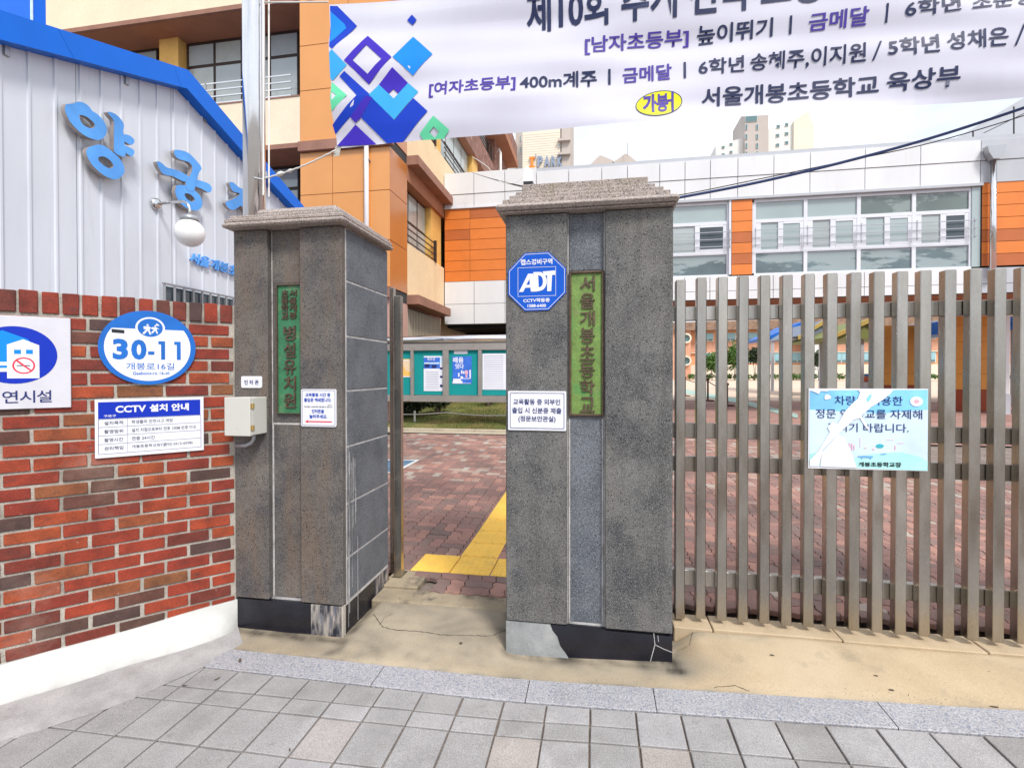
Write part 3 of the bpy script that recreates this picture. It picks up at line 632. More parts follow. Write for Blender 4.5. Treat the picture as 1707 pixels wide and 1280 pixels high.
name_plate('green name plate with raised bronze letters set in the narrower brown pillar',a[0],c[0],c[1],a[1],'green_plate',[('초등학교',t0[0],tm-.004,t1[1],t0[1]),('서울개봉',tm+.002,t1[0],t1[1],t0[1]),('병설유치원',b0[0],b1[0],b1[1],b0[1])],.005)
a=g(948,451); c=g(1007,695); b0=g(967,457); b1=g(991.5,690)
name_plate('worn yellow-green name plate with raised letters set in the wider grey pillar',a[0],c[0],c[1],a[1],'green_plate_worn',[('서울개봉초등학교',b0[0],b1[0],b1[1],b0[1])])
# ---- printed signs
def rrect(x0,x1,z0,z1,r,n=5):
    o=[]
    for (cx,cz,a0) in ((x1-r,z1-r,0),(x0+r,z1-r,90),(x0+r,z0+r,180),(x1-r,z0+r,270)):
        for k in range(n+1): a=RAD(a0+90*k/n); o.append((cx+r*math.cos(a),cz+r*math.sin(a)))
    return o
def ring(b,fn,lo,li,n): b.prism([lo,li],fn,n,n)
def lines(m,fn,items,n,bold=.012):
    for (s_,u0,u1,v0,v1) in items: text(m,s_,rect(fn,u0,u1,v0,v1,n),Vector(fn(0,1,0))-Vector(fn(0,0,0)),bold,.0012)
def px4(x0,x1,y0,y1): # px box -> (u0,u1,v0,v1) on the pillar front
    a=g(x0,y0); c=g(x1,y1); return a[0],c[0],c[1],a[1]
F0=FR(Yp)
# sign A on pillar 1
u0,u1,v0,v1=px4(503,561.5,648.5,711.5); s=thing('notice_sign','small white sign with blue text and a red arrow on the narrower pillar','sign',((u0+u1)/2,Yp-.003,v0))
MB().prism([rrect(u0,u1,v0,v1,.009)],F0,.0005,.007).build('board','sign_white',s)
m=MB(); ring(m,F0,rrect(u0+.006,u1-.006,v0+.006,v1-.006,.006),rrect(u0+.0085,u1-.0085,v0+.0085,v1-.0085,.005),.0078); m.build('border','ink_grey',s)
m=MB(); W=u1-u0; H=v1-v0; T=lambda s_,a,b_,c,d:(s_,u0+W*a,u0+W*b_,v0+H*c,v0+H*d)
lines(m,F0,[T('교육활동 시간 중',.13,.84,.80,.90),T('출입문 폐쇄합니다.',.09,.87,.66,.765),T('인터폰을',.31,.66,.36,.465),T('눌러주세요.',.24,.75,.22,.325)],.007,.03); m.build('lettering','ink_blue',s)
m=MB(); lines(m,F0,[T('개봉초교',.76,.88,.565,.59),T('무단 출입 시 법에 따라 처벌 받을 수 있습니다.',.09,.90,.51,.55)],.007,.02); m.build('small_print','ink_black',s)
m=MB(); m.prism([[(u0+W*.11,v0+H*.135),(u0+W*.20,v0+H*.175),(u0+W*.20,v0+H*.150),(u0+W*.88,v0+H*.150),(u0+W*.88,v0+H*.12),(u0+W*.20,v0+H*.12),(u0+W*.20,v0+H*.095)]],F0,.0082,.0082); m.build('arrow','ink_red',s)
# sign B on pillar 2
u0,u1,v0,v1=px4(847.5,944,651.5,718); s=thing('notice_sign','white rectangular sign with navy text under the blue octagon','sign',((u0+u1)/2,Yp-.003,v0))
MB().prism([rrect(u0,u1,v0,v1,.006)],F0,.0005,.009).build('board','sign_white',s)
m=MB(); ring(m,F0,rrect(u0+.010,u1-.010,v0+.010,v1-.010,.006),rrect(u0+.013,u1-.013,v0+.013,v1-.013,.005),.0098); m.build('border','ink_navy',s)
m=MB(); W=u1-u0; H=v1-v0
lines(m,F0,[T('교육활동 중 외부인',.09,.90,.65,.80),T('출입 시 신분증 제출',.07,.92,.43,.58),T('(정문보안관실)',.18,.82,.20,.37)],.009,.018); m.build('lettering','ink_navy',s)
# intercom label
u0,u1,v0,v1=px4(403,437.5,627,646.5); s=thing('intercom_label','tiny white rounded plate reading 인터폰 above the grey box','label plate',((u0+u1)/2,Yp-.003,v0))
MB().prism([rrect(u0,u1,v0,v1,.010)],F0,.0005,.006).build('plate','sign_white',s)
m=MB(); W=u1-u0; H=v1-v0; lines(m,F0,[T('인 터 폰',.16,.86,.26,.68)],.006,.02); m.build('lettering','ink_navy',s)
# ADT octagon
cxp,czp=g(895,470); RR=(g(943,470)[0]-g(847,470)[0])/2; oc=lambda r,k=1.0:[(cxp+r/math.cos(math.pi/8)*math.cos(math.pi/8+i*math.pi/4),czp+.002*math.cos(i)+r*1.0/math.cos(math.pi/8)*math.sin(math.pi/8+i*math.pi/4)) for i in range(8)]
s=thing('security_sign','blue octagonal security sign reading ADT on the wider pillar','sign',(cxp,Yp-.003,czp-RR))
MB().prism([oc(RR)],F0,.0005,.007).build('board','adt_blue',s)
m=MB(); ring(m,F0,oc(RR-.006),oc(RR-.0085),.008); ww=RR*.66
ring(m,F0,[(cxp-ww,czp-RR*.50),(cxp+ww,czp-RR*.50),(cxp+ww,czp+RR*.50),(cxp-ww,czp+RR*.50)],[(cxp-ww+.002,czp-RR*.50+.002),(cxp+ww-.002,czp-RR*.50+.002),(cxp+ww-.002,czp+RR*.50-.002),(cxp-ww+.002,czp+RR*.50-.002)],.008); m.build('border','sign_white',s)
m=MB()
for it in [('캡스경비구역',cxp-RR*.56,cxp+RR*.54,czp+RR*.58,czp+RR*.78),('CCTV작동중',cxp-RR*.47,cxp+RR*.45,czp-RR*.71,czp-RR*.57),('1588-6400',cxp-RR*.32,cxp+RR*.32,czp-RR*.88,czp-RR*.77)]:
    m2=MB(); lines(m2,F0,[it],.007,.03); m2.build('lettering','sign_white',s)
A=lambda x,z_:(cxp+RR*x,czp+RR*z_)
m.prism([[A(-.62,-.34),A(-.30,.28),A(-.12,.28),A(.02,-.34),A(-.20,-.34),A(-.22,-.20),A(-.40,-.20),A(-.47,-.34)],[A(-.36,-.10),A(-.24,-.10),A(-.25,.10)]],F0,.0083,.0083)
m.prism([[A(-.12,.33),A(.08,.33)]+[A(.08+.27*math.sin(t_),.0+.33*math.cos(t_)) for t_ in [.3*k for k in range(1,10)]]+[A(.06,-.33),A(-.02,-.33)],[A(.05,.22),A(.07,-.20)]+[A(.08+.14*math.sin(t_),.0+.21*math.cos(t_)) for t_ in [2.6,2.1,1.57,1.0,.5]]],F0,.0084,.0084)
m.prism([[A(.20,.34),A(.64,.36),A(.64,.21),A(.53,.21),A(.50,-.34),A(.36,-.34),A(.36,.20),A(.28,.20)]],F0,.0085,.0085)
m.build('lettering','sign_white',s)
# intercom box: boxed cover standing proud of pillar 1
Yf=Yp-.15; a=atY(373.5,663,Yf); c=atY(416,726.5,Yf)
s=thing('intercom_box','grey metal intercom box with brass hinges on the narrower pillar','box',((a.x+c.x)/2,Yp-.07,c.z))
box('housing','box_paint',s,a.x+.002,c.x,Yf+.022,Yp-.001,c.z,a.z,.003)
box('door','box_paint',s,a.x,c.x+.002,Yf,Yf+.020,c.z-.003,a.z+.003,.003)
for zz_ in (.78,.20):
    zc=c.z+(a.z-c.z)*zz_; h=MB(); h.box(c.x+.0022,c.x+.0050,Yf+.004,Yf+.036,zc-.014,zc+.014,.001); h.tube([(c.x+.005,Yf+.021,zc-.015),(c.x+.005,Yf+.021,zc+.015)],.003,8); h.build('hinge','brass',s)
m=MB(); cz=c.z; m.tube([((a.x+c.x)/2+.03,Yp-.05,cz+.01),((a.x+c.x)/2+.03,Yp-.05,cz-.03),((a.x+c.x)/2+.015,Yp-.05,cz-.055),((a.x+c.x)/2-.02,Yp-.055,cz-.07),(a.x-.0,Yp-.06,cz-.075)],.011,10); m.build('conduit','grey_metal',s,smooth=True)
# ================================================================== slatted fence
fn_=thing('slatted_fence','tall stainless steel picket fence of square bars beside the wider pillar','fence',(1.9,2.95,.13))
sw,sd=.052,.055; proto=None
rnd=random.Random(5)
for k in range(27):
    xr=.491+.1119*k; 
    if proto is None:
        m=MB(); m.box(-sw/2,sw/2,-sd/2,sd/2,0,1.92,.0035); proto=m.mesh('bar',M['stainless'])
    o=bpy.data.objects.new('bar',proto); COL.objects.link(o); o.parent=fn_; WLOC[o.name]=Vector((0,0,0))
    o.rotation_euler=(rnd.uniform(-.0015,.0015),rnd.uniform(-.0012,.0012),rnd.uniform(-.02,.02)); o.location=Vector((xr-sw/2,2.9+sd/2,.165+rnd.uniform(-.002,.002)-(.012 if k==0 else 0)))-Vector(fn_.location)
for (a,c) in ((1.85,1.93),(1.175,1.262),(.985,1.070),(.325,.415)): box('rail','stainless',fn_,.43,3.55,2.957,3.0,a,c,.003)
# faded sign wired on the fence
Ys=2.893; g2=lambda px,py:atY(px,py,Ys)
TL,TR,BR,BL=g2(1348,647.5),g2(1547,648),g2(1546,785),g2(1347,780)
s=thing('faded_sign','sun-bleached pale blue sign with peeling print fixed to the fence bars','sign',((BL.x+BR.x)/2,Ys,BR.z))
Fs=FR(Ys); P=lambda x,y:(lambda p:(p.x,p.z))(g2(1340+x/7.759,640+y/7.759))
def poly(nm,mt,pts,n,root=s,sm_=0):
    return MB().prism([smooth_loop(pts,sm_) if sm_ else pts],Fs,n,n).build(nm,mt,root)
MB().prism([[(p.x,p.z) for p in (TL,TR,BR,BL)]],Fs,-.004,.001,True).build('board','bleach',s)
poly('printed_sky','sign_print_sky',[P(75,85),P(1600,75),P(1598,330),P(1000,380),P(72,330)],.002)
poly('printed_haze','sign_pale',[P(72,331),P(1000,381),P(1598,331),P(1598,1000),P(1250,930),P(900,900),P(640,960),P(70,900)],.002)
poly('printed_field','sign_mint',[P(640,961),P(900,901),P(1250,880),P(1500,940),P(1598,1001),P(1595,1120),P(700,1085),P(66,1060),P(70,901),P(200,880)],.0025)
m=MB(); N=(0,-1,0); 
def tq(m,s_,x0,y0,x1,y1,x2,y2,x3,y3,bold,nn):
    text(m,s_,[Fs(*(lambda p:(p[0],nn,p[1]))(P(*q_))) for q_ in ((x0,y0),(x1,y1),(x2,y2),(x3,y3))],N,bold,.0)
tq(m,'차량을 이용한',395,150,1272,160,1272,278,395,270,.004,.0045); tq(m,'정문 앞 등교를 자제해',150,320,1525,335,1525,455,150,440,.004,.0045); tq(m,'주시기 바랍니다.',300,500,1350,515,1350,628,300,615,.004,.0045); m.build('lettering','ink_navy',s)
m=MB(); tq(m,'개봉초등학교장',700,1005,1255,1010,1255,1075,700,1065,.03,.0045); m.build('signature','ink_black',s)
poly('peeled_patch','bleach',[P(70,80),P(330,70),P(300,95),P(210,90),P(190,130),P(110,95)],.0055)
poly('peeled_patch','bleach',[P(690,70),P(1150,75),P(1120,120),P(1040,185),P(960,240),P(860,300),P(740,410),P(830,560),P(850,620),P(780,540),P(720,440),P(640,460),P(520,570),P(430,660),P(240,840),P(190,1060),P(70,1060),P(72,980),P(180,870),P(330,620),P(300,560),P(370,480),P(430,520),P(520,360),P(610,260),P(690,190),P(720,110)],.0055)
poly('peeled_patch','bleach',[P(440,650),P(530,700),P(600,850),P(680,1080),P(205,1062),P(230,880)],.0058)
poly('printed_sky','sign_print_sky',[P(800,190),P(850,130),P(870,150),P(850,200),P(815,240)],.0062)
for (x,y,r) in ((300,165,32),(285,180,22),(325,172,20)): poly('cloud','bleach',ell(*P(x,y),r/7.759*.0034,r/7.759*.0034,16),.0047+x*1e-6)
poly('blossom','bleach',ell(*P(1450,225),.030,.026,20),.0047); poly('blossom','pink_ink',ell(*P(1450,225),.012,.010,14),.0052)
m=MB()
for (x,y,w_,h_) in ((580,760,14,90),(610,765,14,90),(640,790,12,60),(1060,715,100,8),(1170,790,12,60),(1200,760,90,8),(880,830,30,20),(770,820,40,10),(700,690,30,4),(720,700,6,120)): p=P(x,y); q=P(x+w_,y+h_); m.prism([[(p[0],q[1]),(q[0],q[1]),(q[0],p[1]),(p[0],p[1])]],Fs,.0047,.0047)
m.build('printed_drawing','pink_ink',s)
poly('printed_tree','teal_ink',ell(*P(978,800),.019,.011,16),.0047)
m=MB(); 
for e in ([P(690,930),P(740,928),P(760,925),P(895,930),P(880,955),P(700,945)],[P(980,905),P(1050,893),P(1060,908),P(985,912)]): m.prism([e],Fs,.0048,.0048)
for (x,y) in ((745,957),(855,960)): m.prism([ell(*P(x,y),.004,.004,10)],Fs,.0052,.0052)
m.build('printed_car','car_ink',s)
# brown steel channel posts of the side gate, behind pillar 1
s=thing('gate_post','brown steel channel post standing behind the narrower pillar','gate post',(X_(659,700,3.32),3.33,.09))
box('channel','stainless',s,atY(649.5,700,3.36).x,atY(656,700,3.36).x,3.36,3.41,.10,2.17,.003); box('channel','stainless',s,atY(656.5,700,3.31).x,atY(668,700,3.31).x,3.31,3.36,.07,2.10,.003)
box('track_foot','old_cement',s,atY(648,700,3.30).x,atY(668,700,3.30).x+.01,3.28,3.44,.05,.10,.004)
# small camera on the cap of pillar 2
c=atY(881,302,2.80); s=thing('security_camera','small white camera with dark underside on top of the wider pillar','camera',(c.x,2.8,2.56))
MB().prism([[(c.x-.03,2.640),(c.x+.028,2.640),(c.x+.024,2.70),(c.x-.006,2.725),(c.x-.028,2.69)]],FR(2.78),-.05,0,True).build('housing','lamp_white',s)
box('lens_block','cable_black',s,c.x-.026,c.x+.024,2.775,2.83,2.600,2.639,.003); box('foot','grey_metal',s,c.x-.015,c.x+.015,2.79,2.82,2.566,2.599,.002)
def curl(pts,r,lab,nm='cable',mt='cable_black',seg=6,cat='cable'):
    P_=[Vector((*p,0)) if len(p)==2 else Vector(p) for p in pts]; out=[]
    n=len(P_)
    for i in range(n-1):
        a=P_[max(i-1,0)];b_=P_[i];c_=P_[i+1];d=P_[min(i+2,n-1)]
        for k in range(10):
            t=k/10; out.append(.5*((2*b_)+(c_-a)*t+(2*a-5*b_+4*c_-d)*t*t+(3*b_-a-3*c_+d)*t**3))
    out.append(P_[-1]); o=MB().tube(out,r,seg).build(nm,mt,None,smooth=True); return tag(o,lab,cat)
curl([atY(px,py,Y) for px,py,Y in ((876,312,2.95),(845,305,4),(812,296,8),(787,288,15))],.006,'thin grey cable running from the pillar camera to the orange school building',mt='cable_black')
curl([atY(px,py,3.2) for px,py in ((788,262),(812,278),(826,296),(838,304),(858,305),(872,294),(876,282))],.0022,'thin white looping wire beside the pillar camera','wire','rope_white',5,'wire')
curl([atY(px,py,3.6) for px,py in ((1000,353),(1130,330),(1260,305),(1400,272),(1550,231),(1707,180),(1900,112))],.0095,'thick blue-black cable sagging up to the right over the fence',mt='cable_blue',seg=8)
curl([atY(px,py,3.7) for px,py in ((1010,343),(1135,325),(1260,300),(1400,271),(1550,239),(1707,193),(1900,128))],.0035,'thinner wire following just under the thick cable','wire','cable_black',5,'wire')
# ================================================================== brick wall
B0=Vector((-2.145,2.624,0)); BD=Vector((-.687,-.727,0)).normalized(); BN=Vector((-BD.y,BD.x,0))
BW=lambda s_,n,v:B0+BD*s_+BN*n+Vector((0,0,v))
def sOf(px,py=600,n=0):
    d=ray(px,py); o=B0+BN*n-CAM; t=(o.dot(BN))/(d.dot(BN)); p=CAM+d*t; return (p-B0).dot(BD),p.z
bw=thing('brick_wall','red brick wall with thick pale mortar meeting the narrower pillar','wall',tuple(B0+BD*.9))
m=MB(); fbox(m,BW,-.04,2.05,-.1,1.955,-.21,-.008); m.build('mortar_bed','mortar',bw)
rnd=random.Random(11)
def brick(s0,s1,z0,z1,pr=0):
    m=MB(); m.tone=.02+.96*rnd.random()*(.6 if pr else 1); j=lambda a:rnd.uniform(-a,a); rt=j(.006)
    m.box(s0+j(.002),s1+j(.002),-.05,pr+j(.0025),z0+j(.0015),z1+j(.0015),.003,fn=lambda u,n,v:BW(u+j(.0016),n+j(.0008),v+rt*(u-s0)+j(.0012))); m.build('brick','brick',bw)
for r in range(25):
    zt=1.833-.0705*r; z0=zt-.0575; off=.125+(0 if r%2 else .1077)
    if zt<.0: break
    for k in range(-1,9):
        a=off+.2155*(k-1)+.0075; c=a+.2005
        a=max(a,.004)
        if c-a<.03 or a>2.0: continue
        brick(a,min(c,2.03),z0,zt)
k=0; s_=.008
while s_<2.0:
    brick(s_,s_+.062+rnd.uniform(-.002,.003),1.850,1.956+rnd.uniform(-.003,.004),.003); s_+=.0768
# painted skirt and cement fillet at the foot
def prof(pts,z):
    o=[]
    for q_ in pts:
        p=atZ(*q_,z); o.append(((p-B0).dot(BD),(p-B0).dot(BN)))
    return sorted(o)
wb=prof(((397,1046),(388,1062),(351,1078),(211,1120),(0,1187)),.012); gb=prof(((400,1078),(341,1112),(274,1142),(176,1183),(0,1239)),.006)
def ip(t,s_):
    if s_<=t[0][0]: return t[0][1]
    for i in range(len(t)-1):
        if s_<=t[i+1][0]:
            u=(s_-t[i][0])/(t[i+1][0]-t[i][0]); return t[i][1]*(1-u)+t[i+1][1]*u
    return t[-1][1]+(t[-1][1]-t[-2][1])/(t[-1][0]-t[-2][0])*(s_-t[-1][0])*.4
SS=[-.01+.05*i for i in range(44)]
vs=[];fs=[];vg=[];fg=[]; NP=8
for i,s_ in enumerate(SS):
    zt=.190-.042*max(s_,0)+.003*math.sin(s_*9); nf=max(.012,ip(wb,s_)); 
    for k in range(NP+1):
        t=k/NP; vs.append(BW(s_,.006+(nf-.006)*t**1.25+.0015*math.sin(s_*23+k),zt*(1-t)**1.0+.008*t-.012*math.sin(t*3.14159)*(1 if t<1 else 0)))
    ng=max(nf+.01,ip(gb,s_))
    for k in range(6):
        t=k/5; vg.append(BW(s_,nf-.02+(ng-nf+.02)*t,.024*(1-t)+.009+.002*math.sin(s_*15+k*2)))
    if i:
        for k in range(NP): a=(i-1)*(NP+1)+k; fs.append((a,a+1,a+NP+2,a+NP+1))
        for k in range(5): a=(i-1)*6+k; fg.append((a,a+1,a+7,a+6))
# top lip
n0=len(vs)
for s_ in SS: 
    zt=.190-.042*max(s_,0)+.003*math.sin(s_*9); vs+= [BW(s_,-.01,zt+.001),BW(s_,.006,zt)]
for i in range(len(SS)-1): a=n0+2*i; fs.append((a,a+1,a+3,a+2))
sk=MB(); sk.add(vs,fs); sk.t=[.0005]*len(vs)
for i,s_ in enumerate(SS):
    for k in range(NP+1):
        g_=(.5+.5*math.sin(s_*13+2*math.sin(s_*31)))*(.6+.4*math.sin(s_*57)); sk.t[i*(NP+1)+k]=max(.0005,(k/NP-.62)/.38*.75*g_)
sk.build('painted_skirt','white_paint',bw,smooth=True); MB().add(vg,fg).build('cement_fillet','grey_cement',bw,smooth=True)
# ---- signs on the brick wall
NB=tuple(BN)
def bq(s0,s1,v0,v1,n): return [BW(s0,n,v1),BW(s1,n,v1),BW(s1,n,v0),BW(s0,n,v0)]
def spt(px,py,n=.012): return sOf(px,py,n)
# no smoking facility sign
sr,_=spt(118,600); _,zt=spt(116,531); _,zb=spt(117,679); Wd=.62
s=thing('no_smoking_sign','white square sign with a house and no-smoking symbol on the brick wall','sign',tuple(BW(sr+Wd/2,.012,zb)))
m=MB(); fbox(m,BW,sr,sr+Wd,zb,zt,.001,.014,.002); m.build('board','sign_white_dirty',s)
pp=lambda x,y:spt(x/6.4,500+y/6.4,.014)
def bpoly(nm,mt,pts,n,root,sm_=0,holes=()): return MB().prism([smooth_loop(pts,sm_) if sm_ else pts]+list(holes),BW,n,n).build(nm,mt,root)
ce,_=pp(160,590); _,c_t=pp(160,280); _,c_b=pp(160,893); rr=(c_t-c_b)/2; cz_=(c_t+c_b)/2; cr_,_=pp(612,590); rx=ce-cr_; ce+=0; 
bpoly('blue_disc','deep_blue',ell(ce,cz_,rx,rr,48),.0152,s)
def R(px0,px1,py0,py1): a=pp(px0,py0); b_=pp(px1,py1); return a[0],b_[0],b_[1],a[1]
hL,_=pp(75,600); hR,_=pp(420,600); _,zev=pp(250,480); _,zap=pp(250,420); _,zbt=pp(250,835); hm=(hL+hR)/2; hw=(hL-hR)
bpoly('back_house','sky_blue',[(hR+.04,zev+.028),(hm+.07,zap+.040),(hm+.19,zev+.035),(hm+.22,zbt+.05),(hL,zbt+.05),(hL,zev),(hm,zap),(hR+.03,zev+.012)],.0155,s)
bpoly('house','sign_white',[(hR,zbt),(hR,zev),(hm,zap),(hL,zev),(hL,zbt)],.0158,s)
for (a,c) in ((150,225),(278,352)):
    q=R(a,c,530,577); bpoly('house_window','sky_blue',[(q[0],q[2]),(q[1],q[2]),(q[1],q[3]),(q[0],q[3])],.0162,s)
for (a,c) in ((660,698),(725,765)):
    q=pp(75,a); q2=pp(75,c); bpoly('stripe','sign_white',[(hL,q2[1]),(hL,q[1]),(hL+.2,q[1]-.004),(hL+.2,q2[1]-.004)],.0163,s)
cc,cz2=pp(255,700); rn=(pp(255,612)[1]-pp(255,788)[1])/2
bpoly('ban_ring','ink_red',ell(cc,cz2,rn,rn,36),.0165,s,holes=[ell(cc,cz2,rn*.84,rn*.84,36)])
bpoly('ban_bar','ink_red',[(cc+.64*rn,cz2+.50*rn),(cc+.52*rn,cz2+.66*rn),(cc-.66*rn,cz2-.52*rn),(cc-.56*rn,cz2-.64*rn)],.0167,s)
bpoly('cigarette','ink_black',[(cc+.62*rn,cz2-.05*rn),(cc+.62*rn,cz2+.05*rn),(cc-.55*rn,cz2+.05*rn),(cc-.55*rn,cz2-.05*rn)],.01655,s)
a=pp(552,965); c=pp(5,1098); wch=(c[0]-a[0])/3
for i,ch in enumerate('설시연금'): m=MB(); text(m,ch,bq(a[0]+wch*(i+.90+.08*(i==3)),a[0]+wch*(i+.08*(i==3)),pp(500,1090)[1],pp(500,962)[1],.0145),NB,.008,.001); m.build('letter','ink_navy',s)
# house number plate
q0=spt(163,580); q1=spt(326,577); _,zt=spt(245,518); _,zb=spt(245,641); cs=(q0[0]+q1[0])/2; rx=(q0[0]-q1[0])/2; cz_=(zt+zb)/2; rz=(zt-zb)/2
s=thing('house_number_plate','oval blue and white address plate reading 30-11 on the brick wall','sign',tuple(BW(cs,.012,zb)))
MB().prism([ell(cs,cz_,rx,rz,64)],BW,.001,.012).build('plate','plate_blue',s)
E_=lambda x,y:(cs-rx*x,cz_+rz*y)     # plate coordinates, x to the viewer's right
inner=[E_(.885*math.cos(t_),.90*math.sin(t_)) for t_ in [math.pi+.46-0+ (math.pi-.0)*0 for _ in ()]]
lo=[]; a0=math.asin(.50/.90)
for k in range(49):
    t_=math.pi-a0+(math.pi+2*a0)*k/48; lo.append(E_(.885*math.cos(t_),.90*math.sin(t_)))
bpoly('white_field','sign_white',lo,.0125,s)
bpoly('badge_ring','sign_white',ell(*E_(.03,.54),rx*.305,rz*.29*1.0,32),.0129,s); bpoly('badge','plate_blue',ell(*E_(.03,.54),rx*.26,rz*.245,32),.0133,s)
m=MB()
for (ox,sc_) in ((-.055,1.0),(.10,.80)):
    o=lambda x,y:E_(.03+ox+x*sc_,.50+y*sc_)
    m.prism([ell(*o(.0,.115),rx*.022*sc_,rz*.026*sc_,10)],BW,.0137,.0137)
    m.prism([[o(-.05,.075),o(.03,.085),o(.05,0),o(-.03,-.01)]],BW,.01372,.01372)
    m.prism([[o(-.01,.0),o(.035,.0),o(.075,-.14),o(.04,-.145)]],BW,.01374,.01374); m.prism([[o(-.03,.0),o(.02,-.01),o(-.07,-.14),o(-.11,-.12)]],BW,.01376,.01376)
    m.prism([[o(.03,.07),o(.10,.03),o(.09,.01),o(.03,.04)]],BW,.01378,.01378); m.prism([[o(-.085,.07),o(-.05,.075),o(-.035,.0),o(-.08,.0)]],BW,.0138,.0138)
m.prism([[E_(.13,.61),E_(.22,.60),E_(.205,.64),E_(.175,.65),E_(.165,.68),E_(.15,.64)]],BW,.0138,.0138); m.build('walking_figures','sign_white',s)
m=MB(); bt=lambda m,s_,x0,x1,y0,y1,bold,n=.0125: text(m,s_,[BW(*(lambda p:(p[0],n,p[1]))(E_(*q_))) for q_ in ((x0,y1),(x1,y1),(x1,y0),(x0,y0))],NB,bold,.001)
bt(m,'3',-.72,-.42,-.33,.22,.045); bt(m,'0',-.36,-.05,-.33,.215,.045); bt(m,'-',-.02,.11,-.19,-.10,.02); [m.prism([[E_(x,-.32),E_(x+.085,-.32),E_(x+.085,.185),E_(x-.055,.185),E_(x-.055,.10),E_(x,.10)]],BW,.0137,.0137) for x in (.25,.585)]; m.build('number','plate_blue',s)
m=MB(); bt(m,'개봉로16길',-.46,.53,-.60,-.41,.004); bt(m,'Gaebong-ro 16-gil',-.33,.42,-.76,-.65,.02); m.build('lettering','plate_blue',s)
m=MB(); m.prism([[E_(-.74,.47),E_(-.49,.45),E_(-.49,.36),E_(-.735,.375)]],BW,.0129,.0129); m.build('dark_label','ink_black',s)
# CCTV notice
a=spt(156,667); c=spt(338.5,661); d=spt(341,748); e=spt(160,767); sL=(a[0]+e[0])/2; sR=(c[0]+d[0])/2; zt=(a[1]+c[1])/2; zb=(d[1]+e[1])/2
s=thing('cctv_notice','white table-form notice with a royal blue CCTV header on the brick wall','sign',tuple(BW((sL+sR)/2,.012,zb)))
m=MB(); fbox(m,BW,sR,sL,zb,zt,.001,.012,.002); m.build('board','sign_white',s)
G=lambda x,y:(sL-(sL-sR)*x,zt-(zt-zb)*y)
bpoly('header','deep_blue',[G(.028,.33),G(.028,.045),G(.965,.045),G(.965,.33)],.0125,s)
gt=lambda m,s_,x0,x1,y0,y1,bold,n: text(m,s_,[BW(*(lambda p:(p[0],n,p[1]))(G(*q_))) for q_ in ((x0,y0),(x1,y0),(x1,y1),(x0,y1))],NB,bold,.001)
m=MB(); gt(m,'CCTV',.175,.445,.115,.235,.035,.0125); gt(m,'설치 안내',.475,.85,.105,.24,.04,.0125); gt(m,'구로구',.075,.18,.265,.305,.02,.0125); m.build('header_lettering','sign_white',s)
m=MB()
for y in (.475,.62,.765): m.prism([[G(.032,y+.003),G(.032,y-.003),G(.965,y-.003),G(.965,y+.003)]],BW,.0126,.0126)
m.prism([[G(.278,.93),G(.278,.335),G(.2805,.335),G(.2805,.93)]],BW,.0127,.0127)
m.prism([[G(.028,.935),G(.028,.335),G(.972,.335),G(.972,.935)],[G(.032,.929),G(.032,.341),G(.968,.341),G(.968,.929)]],BW,.0128,.0128); m.build('table_line','ink_navy',s)
m=MB()
for i,(l_,r_,w_) in enumerate((('설치목적','학생들의 안전사고 예방',.38),('촬영범위','설치 지점으로부터 전후 100M 반경 이내',.60),('촬영시간','연중 24시간',.21),('관리책임','개봉초등학교장(☎02-2612-6058)',.57))):
    y=.372+.145*i; m=MB(); gt(m,l_,.078,.24,y,y+.065,.012,.0125); m.build('lettering','ink_grey',s); m=MB(); gt(m,r_,.315,.315+w_,y,y+.065,.008,.0125); m.build('lettering','ink_grey',s)
# ================================================================== archery hall (white metal, blue trim)
XH=-4.6; H=SD(XH); rnd=random.Random(21)
hall=thing('archery_hall','white ribbed metal hall with bright blue gable trim behind the brick wall','building',(XH-1.5,4.9,0))
def roofz(y): # gable edge of the wall
    ys=[(-1,2.70),(3.13,4.17),(4.90,4.80),(7.05,4.19),(9.2,3.58)]
    for (a,za),(b_,zb_) in zip(ys,ys[1:]):
        if y<=b_: return za+(zb_-za)*(y-a)/(b_-a)
    return ys[-1][1]
for i in range(8):
    y0=-.30+i; y1=y0+.996; prof_=[]; y=y0
    # ribbed sheet profile: flat runs with narrow raised ribs
    prof_.append((y0,0)); 
    for k in range(5):
        yc=y0+.02+.2*k if k else y0+.03
        for (dy,n) in ((-.012,0),(-.006,.014),(.010,.014),(.016,0)):
            prof_.append((yc+dy,n))
    prof_.append((y1,0)); prof_=sorted(set(prof_))
    vs=[];fs=[]
    for (yy_,n) in prof_: vs+=[(XH+n,yy_,.0),(XH+n,yy_,roofz(yy_)-.01)]
    for k in range(len(prof_)-1): fs.append((2*k,2*k+2,2*k+3,2*k+1))
    apx=[k for k in range(len(prof_)-1) if prof_[k][0]<4.9<prof_[k+1][0]]
    MB().add(vs,fs).build('wall_panel','hall_panel',hall)
MB().prism([[(-.3,0),(7.7,0),(7.7,roofz(7.7)-.02),(4.9,4.78),(-.3,roofz(-.3)-.02)]],H,-.10,-.008).build('wall_core','seam_dark',hall)
XF=XH+.13
def hp(px,py): p=atX(px,py,XF); return (p.y,p.z)
bl=[hp(0,66),hp(312,148),hp(410,259),hp(480,334)]; tl=[hp(60,36),hp(314,117),hp(410,231),hp(498,334)]
def ext(a,b_,y): t=(y-a[0])/(b_[0]-a[0]); return (y,a[1]+(b_[1]-a[1])*t)
Lb=ext(bl[0],bl[1],-.6); Lt=ext(tl[0],tl[1],-.6); Rb=ext(bl[2],bl[3],9.0); Rt=ext(tl[2],tl[3],9.0)
